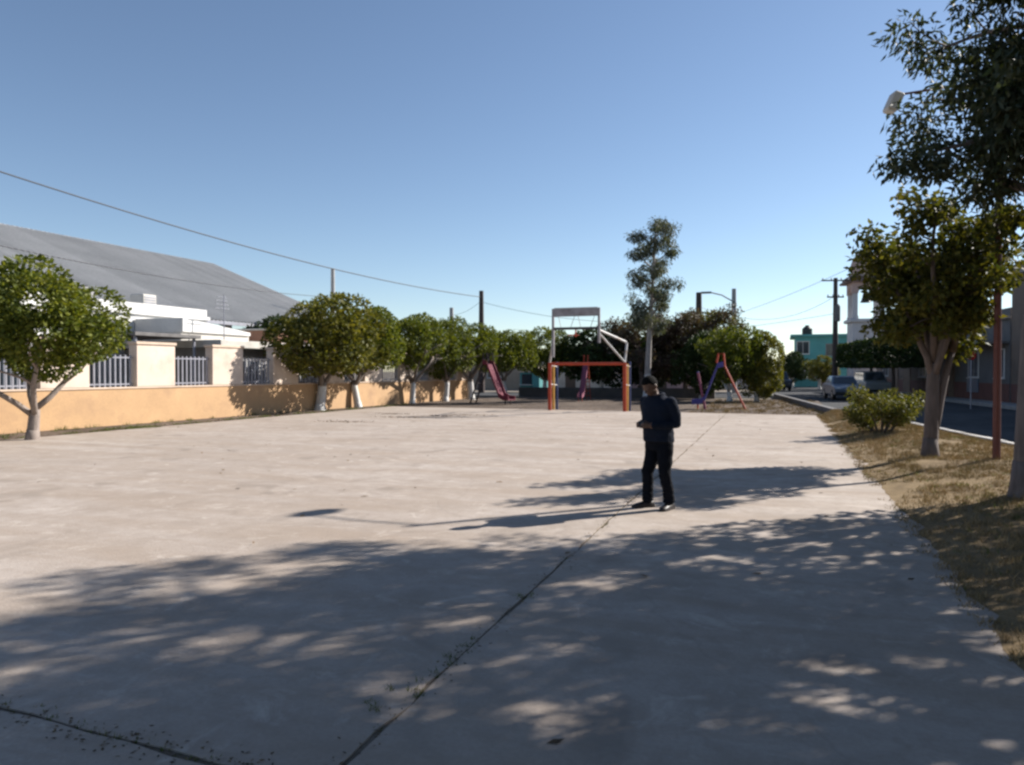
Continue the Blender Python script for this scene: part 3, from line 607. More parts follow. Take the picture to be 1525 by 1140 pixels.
def ficus(label, x, y, crown, cz, s=(1, 1, 1), rz=0, seed=0, lean=(0, 0), r=.15, fork=1.15, bark='bark', off=(0, 0), group=None, z0=-.04, stems=4):
    t = thing('ficus_tree', label, 'tree', (x, y, z0), 0, group); rr = random.Random(seed); m = MB()
    tp, d = limb(m, (0, 0, -.05), (lean[0], lean[1], 1), fork + .1, r * 1.15, r * .92, rr, 10, 5, .12)
    m.tube([(0, 0, -.1), (0, 0, .0), (lean[0] * .1, lean[1] * .1, .1), (lean[0] * .28, lean[1] * .28, .28)], [r * 1.55, r * 1.38, r * 1.22, r * 1.08], 12)
    for i in range(stems):
        a = i * 6.28 / stems + rr.uniform(-.4, .4) + seed
        q = tp[-1] if i < 2 else tp[-2]
        pp, dd = limb(m, q, (math.cos(a) * .75, math.sin(a) * .75, 1), (cz - fork) * rr.uniform(.95, 1.2), r * .6, r * .25, rr, 7, 5, .35)
        for k in range(3): limb(m, pp[2 + k], (math.cos(a + k - 1) * .9, math.sin(a + k - 1) * .9, .6), 1.2, r * .28, .015, rr, 5, 4, .5)
    m.build('trunk', bark, t, True)
    c = link('crown', CR[crown], t, (off[0], off[1], cz), (0, 0, rz), s); return t
GR = 'clipped ficus trees along the peach wall'
ficus('round clipped ficus tree nearest at left, in front of the lit peach wall', -17.04, 13.33, 'near', 2.86, (.93, .93, .80), .4, 1, (.1, .0), .13, .72, 'bark_tree1', group=GR, off=(-.05, -.1))
ficus('wide olive ficus with whitewashed trunk, first of the row behind the hall corner', -18.75, 27.95, 'olive', 3.15, (1.08, 1.08, .93), 1.2, 2, (.05, 0), .19, 1.2, group=GR, off=(.6, -.3))
ficus('ficus with leaning white trunk, second of the row along the wall', -18.5, 30.68, 'a', 3.1, (.80, .80, .92), 2.2, 3, (-.1, -.12), .15, 1.2, group=GR, off=(.2, 0))
ficus('bright ficus with thin white trunk, third of the row along the wall', -18.2, 35.5, 'b', 3.05, (.78, .78, .88), .3, 4, (.12, 0), .14, 1.1, group=GR)
ficus('ficus near the wall end, fourth of the row', -17.8, 38.8, 'c', 2.95, (.74, .74, .82), 4.0, 5, (.05, 0), .15, 1.1, group=GR)
ficus('ficus with thick lit white trunk, left of the maroon slide', -17.4, 41.6, 'b', 2.95, (.74, .74, .82), 5.0, 6, (-.08, 0), .19, 1.2, group=GR)
ficus('bright rounded ficus behind the maroon slide', -17.0, 46.3, 'a', 2.9, (.85, .85, .85), 1.0, 7, (0, 0), .15, 1.1)
ficus('rounded ficus between the maroon slide and the basketball goal', -15.6, 50.5, 'c', 2.85, (.85, .9, .85), 2.0, 8, (0, 0), .15, 1.1)
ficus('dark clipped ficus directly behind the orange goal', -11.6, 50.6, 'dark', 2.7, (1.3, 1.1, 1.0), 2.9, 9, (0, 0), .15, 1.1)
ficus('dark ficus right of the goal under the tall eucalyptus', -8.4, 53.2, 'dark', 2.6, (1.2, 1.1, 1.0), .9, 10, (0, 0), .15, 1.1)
ficus('dark low tree behind the low house roof at left', -30.0, 41.5, 'dark', 3.5, (1.2, 1.2, .9), .2, 11, (0, 0), .15, 1.1)
ficus('bright green tree behind the purple slide', -2.75, 43.5, 'a', 2.45, (.75, .75, 1.0), .7, 12, (0, 0), .13, .6)
ficus('leafy shaded tree at right of the purple slide', -1.35, 44.2, 'olive', 2.0, (.62, .62, 1.0), 1.9, 13, (0, 0), .12, .5)
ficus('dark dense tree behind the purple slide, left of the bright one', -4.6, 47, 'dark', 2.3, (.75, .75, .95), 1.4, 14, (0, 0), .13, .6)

ficus('low dark tree beside the turquoise building', .9, 84, 'dark', 2.2, (.7, .7, .8), 1.1, 16, (0, 0), .13, .8)
ficus('brownish bushy tree in front of the turquoise building', 3.4, 80, 'olive', 1.9, (.8, .7, .7), 2.1, 17, (0, 0), .13, .8)
# flat clipped dark street trees on the right
r2 = np.random.default_rng(21); n = 9000
Pf = np.stack([r2.uniform(-1.7, 1.7, n), r2.uniform(-3.2, 3.2, n), r2.uniform(-.75, .75, n)], 1); sh = r2.integers(0, 3, n); sg = np.sign(Pf)
for ax, hw in ((0, 1.7), (1, 3.2), (2, .75)):
    k = sh == ax; Pf[k, ax] = sg[k, ax] * hw * r2.uniform(.86, 1.04, k.sum())
nrm = unit(Pf / np.array([1.7, 3.2, .75])); CR['box'] = npmesh('crown', leafquads(Pf, nrm, .22, .14, r2, .6, .1), 4, 'leaf_dark')
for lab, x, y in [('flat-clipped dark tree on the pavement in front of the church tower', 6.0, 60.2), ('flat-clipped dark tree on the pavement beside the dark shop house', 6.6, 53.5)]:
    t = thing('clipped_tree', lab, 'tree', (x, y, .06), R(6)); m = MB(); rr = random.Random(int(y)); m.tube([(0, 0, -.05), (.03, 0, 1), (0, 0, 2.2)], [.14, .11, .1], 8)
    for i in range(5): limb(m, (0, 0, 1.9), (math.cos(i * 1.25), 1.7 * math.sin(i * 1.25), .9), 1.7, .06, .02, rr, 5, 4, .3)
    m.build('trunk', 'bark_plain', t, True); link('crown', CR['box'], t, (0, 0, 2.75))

# eucalyptus and open trees
def clumps_mesh(name, C, rad, n, L, Wd, mat, rng, droop):
    P = []; Nn = []
    for (c, k) in C:
        m_ = int(n * rng.uniform(.6, 1.3) * k); u = unit(rng.normal(size=(m_, 3))) * (rng.random((m_, 1)) ** .45); P.append(np.array(c) + u * rad * k * np.array([1, 1, .75])); Nn.append(u)
    return npmesh(name, leafquads(np.concatenate(P), np.concatenate(Nn), L, Wd, rng, .5, droop), 4, mat)
def open_tree(name, label, loc, H, fork, r, lean, spread, nl, clump_r, nleaf, L, Wd, mat, bark, seed, droop=.9, per=5, upb=.8, narrow=1., extra=(), reach=None, z0=-.04):
    t = thing(name, label, 'tree', (loc[0], loc[1], z0)); rr = random.Random(seed); rg = np.random.default_rng(seed); m = MB(); C = []
    tp, d = limb(m, (0, 0, -.05), (lean[0], lean[1], 1), H * .92, r, r * .16, rr, 12, 14, .10)
    m.tube([(0, 0, -.12), (0, 0, .0), (0, 0, .12), (lean[0] * .3, lean[1] * .3, .45)], [r * 1.6, r * 1.35, r * 1.16, r * .97], 12)
    for i in range(nl):
        f = fork + (.97 - fork) * (i + .5) / nl; k = f * 14; a = i * 2.4 + rr.uniform(-.4, .4); q = tp[int(k)].lerp(tp[min(14, int(k) + 1)], k % 1)
        ln = spread * (1.05 - .55 * abs((f - fork) / (1 - fork) - .35)) * rr.uniform(.75, 1.2)
        if reach: ln *= reach(a)
        pp, dd = limb(m, q, (math.cos(a) * narrow, math.sin(a) * narrow, upb), ln, r * (1.05 - f) * .75 + .012, .012, rr, 6, 6, .4, -.15)
        for j in range(per):
            s = pp[2 + j % 5]; b = a + rr.uniform(-1.4, 1.4); p3, _ = limb(m, s, (math.cos(b) * narrow, math.sin(b) * narrow, rr.uniform(-.1, .8)), ln * .4 * rr.uniform(.5, 1.2), .016, .006, rr, 4, 3, .5)
            C.append((p3[-1] - Vector((0, 0, clump_r * .35)), rr.uniform(.6, 1.25)))
        C.append((pp[-1], 1.0))
    C.append((tp[-1], 1.2))
    for e in extra:
        p0, p1 = Vector(e[0]), Vector(e[1]); mid = p0.lerp(p1, .5) + Vector((0, 0, .25)); m.tube([p0, mid, p1], [.05, .03, .01], 6)
        for j in range(e[2]): C.append((p1 + Vector((rr.uniform(-.4, .4), rr.uniform(-.4, .4), rr.uniform(-.3, .2))), rr.uniform(.5, .8)))
    m.build('trunk', bark, t, True); link('crown', clumps_mesh('crown', C, clump_r, nleaf, L, Wd, mat, rg, droop), t); return t
open_tree('eucalyptus_tree', 'tall slender eucalyptus behind the orange goal', (-7.6, 45.1), 11.3, .38, .22, (.05, .01), 1.3, 20, .45, 80, .24, .055, 'leaf_greyeuc', 'bark_pale', 31, .9, 5, .8)
open_tree('dry_tree', 'bare brownish tree left of the tall eucalyptus', (-8.6, 49.5), 5.2, .2, .2, (-.05, 0), 2.6, 12, .6, 130, .2, .10, 'leaf_brown', 'bark_plain', 32, .3, 5, .7)
open_tree('dry_tree', 'purple-brown dry tree right of the tall eucalyptus', (-6.0, 50.5), 5.6, .2, .2, (.04, 0), 2.6, 12, .6, 130, .2, .10, 'leaf_brown', 'bark_plain', 33, .3, 5, .7)
open_tree('dry_tree', 'olive-brown tree in front of the dark post', (-5.0, 52.5), 5.3, .2, .2, (0, .0), 2.4, 12, .65, 130, .2, .11, 'leaf_olive', 'bark_plain', 34, .3, 5, .7)
# big eucalyptus at the right edge and its neighbour outside the frame
def r1f(a): return 1 - .62 * max(0, math.cos(a - R(205))) + .25 * max(0, math.cos(a - R(-50)))
open_tree('eucalyptus_tree', 'big dark eucalyptus at the right edge of the picture', (2.80, 10.75), 7.6, .50, .165, (.012, -.01), 1.9, 22, .34, 122, .12, .040, 'leaf_euc', 'bark_euc', 41, .6, 7, .5, extra=[((0, 0, 4.0), (-1.22, -.42, 4.15), 9), ((0, 0, 5.0), (1.0, 1.2, 4.7), 7), ((0, 0, 5.0), (.5, 1.5, 5.3), 7), ((0, 0, 4.6), (.7, -1.0, 5.0), 7), ((0, 0, 4.6), (-.1, -.9, 5.9), 6)], reach=r1f, z0=.11)
open_tree('eucalyptus_tree', 'eucalyptus standing on the verge just outside the right edge', (5.2, 8.7), 8.2, .33, .22, (-.02, -.02), 3.0, 42, .37, 150, .14, .045, 'leaf_euc', 'bark_euc', 42, .6, 8, .4, reach=lambda a: 1 - .25 * max(0, math.cos(a - R(160))), z0=.05)

ficus('loose olive tree on the verge outside the right edge, nearest the kerb', 5.0, 11.3, 'loose', 3.4, (1.12, 1.12, 1.1), .5, 15, (0, 0), .13, 1.5, 'bark_plain', z0=.06)

ev = open_tree('eucalyptus_tree', 'unseen eucalyptus added on the verge beside the viewer to block sky light', (4.9, 4.6), 8.0, .33, .22, (-.03, 0), 3.2, 26, .48, 150, .18, .055, 'leaf_euc', 'bark_euc', 43, .6, 7, .45, z0=.05)  # added out of view to dim sky light on the foreground
for lab, x, y, a in [('unseen eucalyptus added just behind the viewer to block sky light', 4.3, .6, 1.3), ('unseen eucalyptus added farther behind the viewer to block sky light', 3.6, -3.6, 2.9)]:  # more unseen trees added to keep sky light off the foreground
    c = ev.copy(); COL.objects.link(c); c.location = (x, y, .05); c.rotation_euler = (0, 0, a); c['label'] = lab
    for ch in ev.children: d = ch.copy(); COL.objects.link(d); d.parent = c
# verge tree with two stems and a loose crown
vt = thing('verge_tree', 'leaning two-stemmed verge tree with loose olive crown beside the kerb', 'tree', (2.5, 15.35, .10)); rr = random.Random(5); m = MB()
tp, d = limb(m, (0, 0, -.06), (.02, .01, 1), 1.75, .132, .10, rr, 10, 6, .08); m.tube([(0, 0, -.1), (0, 0, .0), (0, 0, .12), (.006, .003, .35)], [.20, .168, .145, .122], 12)
st, d = limb(m, (.06, .02, .45), (.22, .08, 1), 1.5, .08, .06, rr, 8, 5, .1)
C = []
for (q, a0, nlim) in ((tp[-1], 0, 5), (tp[-2], 1, 3), (st[-1], .4, 3)):
    for i in range(nlim):
        a = a0 + i * 6.28 / nlim + rr.uniform(-.4, .4); pp, dd = limb(m, q, ((math.cos(a) + .18) * .25 - math.sin(a) * .19, (math.cos(a) + .18) * .09 + math.sin(a) * .52, .95), rr.uniform(1.9, 2.85), .07, .02, rr, 7, 6, .4)
        for j in range(6):
            s = pp[2 + j % 5]; b2 = a + rr.uniform(-1.5, 1.5); p3, _ = limb(m, s, (math.cos(b2), math.sin(b2), rr.uniform(-.2, .9)), rr.uniform(.3, .6), .02, .008, rr, 4, 3, .5); C.append((p3[-1], rr.uniform(.7, 1.2)))
        C.append((pp[-1], 1))
m.build('trunk', 'bark_plain', vt, True); link('crown', clumps_mesh('crown', C, .36, 215, .12, .07, 'leaf_olive', np.random.default_rng(6), .3), vt)

# yellow-green bush
bs = thing('bush', 'bushy yellow-green shrub on the dry verge beside the street', 'bush', (2.3, 20.8, .04)); rr = random.Random(8); m = MB(); C = []
for i in range(16):
    a = i * 2.4; pp, dd = limb(m, (.1 * math.cos(a), .1 * math.sin(a), -.05), (math.cos(a) * .75, math.sin(a) * .75, 1), rr.uniform(.8, 1.35), .025, .008, rr, 5, 5, .4)
    C += [(pp[-1], 1), (pp[-2], .9), (pp[-3], .8)]
m.build('stems', 'bark_plain', bs, True); link('foliage', clumps_mesh('foliage', C, .26, 190, .10, .035, 'leaf_bush', np.random.default_rng(9), -.2), bs)

# ------------------------------------------------------------------ basketball and football goal
GL, GRR, GY = -9.26, -6.07, 30.7; gc = (GL + GRR) / 2
bk = thing('basketball_goal', 'orange football goal with basketball backboard frame above it', 'goal', (gc, GY, -.0)); hw = (GRR - GL) / 2
for s in (-1, 1):
    m = MB(); m.tube([(s * hw, 0, -.03), (s * hw, 0, 2.0)], .075, 12); o = m.build('post', 'red', bk)
    m = MB(); m.tube([(s * hw, .55, -.03), (s * hw, .55, 1.95)], .055, 10); m.build('rear_post', 'yellow', bk)
    m = MB(); m.tube([(s * hw, 1.1, -.03), (s * hw, 1.1, 2.05)], .05, 10); m.build('brace_post', 'blue', bk)
    for z in (1.1, 1.9): m = MB(); m.tube([(s * hw, 0, z), (s * hw, 1.1, z - .06)], .03, 8); m.build('tie_bar', 'silver', bk)
    m = MB(); m.tube([(s * hw, .0, 2.0), (s * hw, .42, 2.78), (s * hw * .97, .35, 2.86), (s * .92, -1.7, 3.25)], .05, 10); m.build('arm', 'silver', bk)
    m = MB(); m.tube([(s * hw, -.02, 2.02), (s * .93, -1.55, 3.08)], .04, 10); m.build('strut', 'silver', bk)
m = MB(); m.tube([(-hw, 0, 1.95), (hw, 0, 1.95)], .06, 12); m.build('crossbar', 'red', bk)
for s in (-1, 1): m = MB(); m.box(s * .93 - .045, s * .93 + .045, -1.78, -1.70, 2.75 if s > 0 else 2.2, 4.12); m.build('board_upright', 'board', bk)
m = MB(); m.box(-.884, .884, -1.79, -1.75, 3.80, 4.10, bev=.006); bd = m.build('board_panel', 'board', bk)
m = MB(); m.box(-.884, .884, -1.78, -1.71, 4.102, 4.15); m.build('top_bar', 'silver', bk)
m = MB(); m.box(-.884, .884, -1.80, -1.72, 3.28, 3.38, bev=.006); m.build('lower_bar', 'board_dark', bk)
for k in range(4): m = MB(); x = -.6 + k * .4; m.tube([(x, -1.76, 3.38), (x + (.15 if k % 2 else -.1), -1.76, 3.8)], .012, 6); m.build('brace_wire', 'silver', bk)
m = MB(); rim = [(.225 * math.cos(a), -2.1 + .225 * math.sin(a), 3.05) for a in np.linspace(0, 2 * math.pi, 25)]; m.tube(rim, .012, 6, False); m.tube([(-.08, -1.74, 3.05), (-.08, -1.89, 3.05)], .012, 6); m.tube([(.08, -1.74, 3.05), (.08, -1.89, 3.05)], .012, 6); m.tube([(0, -1.76, 3.3), (0, -1.76, 3.0)], .03, 6); m.build('hoop', 'red', bk)

# ------------------------------------------------------------------ playground slides
def slide(label, loc, rz, cols, h=2.3, run=2.0):
    chute, rail, lad = cols; t = thing('slide', label, 'slide', loc, rz)
    # local: platform at origin, chute goes to +x, ladder to -x
    prof = [(0, h - .25), (.25, h - .3), (run * .8, .42), (run, .30), (run + .35, .28)]
    m = MB()
    for (a, za), (b2, zb) in zip(prof[:-1], prof[1:]): m.prism([(a, za), (b2, zb), (b2, zb - .05), (a, za - .05)], 'y', -.24, .24)
    m.build('chute', chute, t)
    for s in (-1, 1):
        m = MB(); lo, hi = sorted((s * .242, s * .285))
        for (a, za), (b2, zb) in zip(prof[:-1], prof[1:]): m.prism([(a, za + .16), (b2, zb + .16), (b2, zb - .07), (a, za - .07)], 'y', lo, hi)
        m.build('side_rail', rail, t)
        m = MB(); m.tube([(-.95, s * .22, -.04), (-.05, s * .22, h - .3), (0, s * .22, h + .25), (.22, s * .22, h + .25), (.3, s * .22, h - .15)], .04, 8); m.build('ladder_rail', lad, t)
        m = MB(); m.tube([(run + .1, s * .2, -.04), (run + .1, s * .2, .24)], .03, 8); m.build('foot', lad, t)
    for k in range(7): z = .25 + k * .27; x = -.95 + .9 * (z + .04) / (h - .26); m = MB(); m.tube([(x, -.22, z), (x, .22, z)], .022, 8); m.build('rung', lad, t)
    return t
slide('maroon metal slide at left beside the whitewashed ficus trunk', (-14.35, 36.3, -.035), R(-20), ('maroon', 'maroon', 'poledark'), 2.35, 1.35)
slide('purple and orange-red slide in front of the bright green tree', (-2.45, 34.6, -.035), R(183), ('blue', 'purple', 'red'), 2.2, 1.0)
slide('pink slide facing the court, seen through the orange goal', (-10.75, 43.0, -.035), R(-85), ('pink', 'pink', 'red'), 2.35, 2.0).scale = (1, .5, 1)
t = thing('leaning_post', 'pink post leaning beside the foot of the purple slide', 'post', (-3.2, 34.3, -.035)); m = MB(); m.tube([(0, 0, 0), (-.33, .1, 1.62)], [.06, .05], 10); m.build('tube', 'pink', t); m = MB(); m.tube([(-.33, .1, 1.62), (-.335, .1, 1.66)], [.06, .04], 10); m.build('end_cap', 'purple', t)

# ------------------------------------------------------------------ poles, lamps, cables
def pole(name, label, x, y, h, r, mat, cat='pole', cross=(), extra=None):
    t = thing(name, label, cat, (x, y, -.1)); m = MB(); m.tube([(0, 0, 0), (0, 0, h * .5), (0, 0, h)], [r * 1.25, r * 1.05, r * .8], 12); m.build('shaft', mat, t)
    for z, L, ra in cross:
        m = MB(); c, s = math.cos(ra), math.sin(ra); m.box(-L / 2, L / 2, -.06, .06, z - .05, z + .05, M4=Matrix.Rotation(ra, 4, 'Z')); o = m.build('crossarm', 'poledark', t)
        for k in (-.45, -.15, .2, .45): m = MB(); m.tube([(k * L * c, k * L * s, z + .05), (k * L * c, k * L * s, z + .13), (k * L * c, k * L * s, z + .2)], [.03, .06, .04], 8); m.build('insulator', 'white', o)
    if extra == 'transformer':
        m = MB(); m.tube([(.12, -.4, h * .62), (.12, -.4, h * .62 + .1), (.12, -.4, h * .75), (.12, -.4, h * .77)], [.18, .22, .22, .1], 10); m.build('transformer', 'kerb_dark', t)
    return t
pole('utility_pole', 'pale concrete pole rising above the olive ficus at left', -33.5, 51.8, 9.85, .19, 'polegrey')
pole('utility_pole', 'dark-topped utility pole above the ficus row', -23.2, 57.6, 8.3, .22, 'poledark')
pole('utility_pole', 'short distant pale pole above the ficus row', -30.8, 68.6, 8.0, .24, 'polegrey')
pole('utility_pole', 'dark brown post right of the tall eucalyptus', -6.05, 59.4, 7.75, .26, 'poledark')
pole('utility_pole', 'small distant pole left of the street lamp', -5.2, 75, 6.0, .2, 'polegrey')
pole('utility_pole', 'utility pole with crossarms left of the church tower', 3.9, 65.1, 9.1, .19, 'poledark', cross=[(8.9, 2.2, .3), (7.6, 1.3, .3)], extra='transformer')
sl_ = pole('street_lamp', 'pale street lamp with curved arm reaching left', -3.65, 62.4, 8.25, .21, 'polegrey', 'street lamp')
m = MB(); m.tube([(0, 0, 7.2), (-.9, -.3, 7.75), (-1.7, -.6, 7.95)], .05, 8); m.build('arm', 'polegrey', sl_); m = MB(); m.box(-2.5, -1.65, -.78, -.5, 7.88, 8.03, bev=.04); m.build('lamp_head', 'kerb_dark', sl_)
fl = thing('floodlight_pole', 'thin rust-red pole with a floodlight arm beside the right-edge eucalyptus', 'lamp post', (3.35, 14.55, .03))
m = MB(); m.tube([(0, 0, -.1), (0, 0, 3), (0, 0, 6.45)], [.062, .055, .045], 10); m.build('shaft', 'rustpole', fl)
m = MB(); m.tube([(0, 0, 6.35), (-.7, .06, 6.42), (-1.42, .12, 6.40)], .02, 8); m.build('arm', 'rustpole', fl)
m = MB(); m.box(-.085, .085, -.16, .16, -.32, .0, bev=.02, M4=Matrix.Translation((-1.50, .13, 6.42)) @ Matrix.Rotation(.4, 4, 'Y') @ Matrix.Rotation(.22, 4, 'Z')); hd = m.build('lamp_head', 'tarp', fl)
m = MB(); m.box(-.07, .07, -.13, .13, -.335, -.322, M4=Matrix.Translation((-1.50, .13, 6.42)) @ Matrix.Rotation(.4, 4, 'Y') @ Matrix.Rotation(.22, 4, 'Z')); m.build('lens', 'lens', hd)
ns = thing('round_sign', 'small round red sign on a thin post across the street', 'sign', (8.0, 39.2, -.05), R(15)); m = MB(); m.tube([(0, 0, 0), (0, 0, 2.55)], .03, 8); m.build('post', 'steel', ns)
m = MB(); m.tube([(0, -.045, 2.4), (0, -.035, 2.4)], .2, 20); m.build('disc', 'signred', ns)
def cable(label, a, b, sag, r=.012):
    a, b = Vector(a), Vector(b); pts = []
    for i in range(25): f = i / 24; p = a.lerp(b, f); p.z -= sag * 4 * f * (1 - f); pts.append(p)
    o = MB().tube(pts, r, 5).build('overhead_cable', 'cable', smooth=True); return tag(o, label, 'cable')
cable('thick overhead cable crossing the sky from upper left', (-31, 8, 11.4), (-23.2, 57.6, 7.7), 1.2, .03)
cable('overhead cable running across the grey hall roof', (-31, 8.3, 8.1), (-33.5, 51.8, 7.5), .9, .022)
cable('thin cable between the dark-topped pole and the short distant pole', (-23.2, 57.6, 7.4), (-30.8, 68.6, 7.2), .3, .014)
cable('thin cable from the dark-topped pole sagging behind the backboard', (-23.2, 57.6, 7.3), (-6.05, 59.4, 5.6), .8, .016)
cable('lower cable between the dark brown post and the street lamp', (-6.05, 59.4, 6.6), (-3.65, 62.4, 6.3), .2, .014)
cable('low cable from the street lamp to the crossarm pole', (-3.65, 62.4, 6.0), (3.9, 65.1, 7.6), .9, .014)
cable('cable leaving the crossarm pole low towards the left', (-30, 85, 6.6), (3.9, 65.1, 6.2), 1.2, .016)
cable('high thin cable rising from the crossarm pole to the right', (-12, 90, 6.6), (7.5, 48, 9.5), .9, .014)

# ------------------------------------------------------------------ cars
def car(label, loc, rz, mat, kind='sedan'):
    t = thing('parked_car', label, 'car', loc, rz); L = 4.2; hw = .82
    if kind == 'van': lower = [(-2.1, .3), (-2.15, .85), (-2.05, 1.0), (-1.2, 1.05), (2.1, 1.08), (2.15, .3)]; cab = [(-1.25, 1.03), (-.65, 1.72), (2.0, 1.75), (2.1, 1.05)]
    else: lower = [(-2.1, .32), (-2.15, .7), (-1.95, .82), (-1.0, .93), (1.35, .98), (2.05, .92), (2.12, .6), (2.05, .32)]; cab = [(-1.0, .92), (-.35, 1.42), (.85, 1.45), (1.5, .96)]
    def body(poly, w0, w1, zlo, zhi):
        bm = bmesh.new(); a = []
        for s in (-1, 1): a.append([bm.verts.new((x, s * (w0 + (w1 - w0) * (z - zlo) / (zhi - zlo)), z)) for x, z in poly])
        bm.faces.new(a[0]); bm.faces.new(a[1][::-1]); n = len(poly)
        for i in range(n): bm.faces.new((a[0][i], a[0][(i + 1) % n], a[1][(i + 1) % n], a[1][i]))
        bmesh.ops.recalc_face_normals(bm, faces=bm.faces); bmesh.ops.bevel(bm, geom=bm.edges[:], offset=.05, segments=2, affect='EDGES', profile=.6)
        me = bpy.data.meshes.new('body'); bm.to_mesh(me); bm.free(); me.materials.append(M[mat]); return me
    zt = max(z for _, z in cab)
    link('body', body(lower, hw, hw, 0, 1), t); link('cabin', body(cab, hw - .03, hw - .2, .92, zt), t)
    f0, f1 = cab[0], cab[1]; b0, b1 = cab[3], cab[2]
    def quad(name, p, m_='glass', th=.012):
        m = MB(); p = [Vector(x) for x in p]; nn = (p[1] - p[0]).cross(p[2] - p[0]).normalized() * th
        m.add([q - nn for q in p] + [q + nn for q in p], [(0, 1, 2, 3), (7, 6, 5, 4), (0, 4, 5, 1), (1, 5, 6, 2), (2, 6, 7, 3), (3, 7, 4, 0)]); return m.build(name, m_, t)
    def yw(z): return hw - .03 - .17 * (z - .92) / (zt - .92)
    def pt(a, b2, f, s, ins): x = a[0] + (b2[0] - a[0]) * f; z = a[1] + (b2[1] - a[1]) * f; return (x, s * (yw(z) - ins), z)
    quad('windscreen', [pt(f0, f1, .12, -1, .1), pt(f0, f1, .12, 1, .1), pt(f0, f1, .9, 1, .1), pt(f0, f1, .9, -1, .1)])
    quad('rear_window', [pt(b0, b1, .2, -1, .1), pt(b0, b1, .2, 1, .1), pt(b0, b1, .9, 1, .1), pt(b0, b1, .9, -1, .1)])
    for s in (-1, 1):
        xm = (f1[0] + b1[0]) / 2; za = cab[0][1] + .1; zb = zt - .1
        for x0, x1, x2, x3 in ((f0[0] + .22, xm - .04, xm - .04, f1[0] + .06), (xm + .04, b0[0] - .2, b1[0] - .06, xm + .04)):
            quad('side_window', [(x0, s * yw(za), za), (x1, s * yw(za), za), (x2, s * yw(zb), zb), (x3, s * yw(zb), zb)])
        for x in (-1.3, 1.3):
            m = MB(); y0 = s * (hw - .16); y1 = s * (hw + .02); m.tube([(x, y0, .31), (x, y1, .31)], .31, 18); wh = m.build('wheel', 'black', t)
            m = MB(); m.tube([(x, s * (hw + .012), .31), (x, s * (hw + .03), .31)], [.19, .16], 12); m.build('rim', 'chrome', wh)
        m = MB(); m.ball((-2.07, s * .58, .68), (.07, .16, .09), 10, 6); m.build('headlight', 'lens', t)
        m = MB(); m.box(2.08, 2.17, s * .6 - .12, s * .6 + .12, .68, .86); m.build('taillight', 'taillight', t)
    for x in (-2.16, 2.14): m = MB(); m.box(x - .06, x + .06, -.78, .78, .34, .5, bev=.03); m.build('bumper', 'black', t)
    return t
car('pale blue-grey parked car in the shade behind the bush', (3.5, 51.5, -.1), R(97), 'carblue')
car('white parked van in the shade under the clipped tree', (5.9, 59.0, -.1), R(97), 'carwhite', 'van')
car('dark grey parked car far down the street', (-.4, 72.5, -.12), R(100), 'cargrey', 'van')

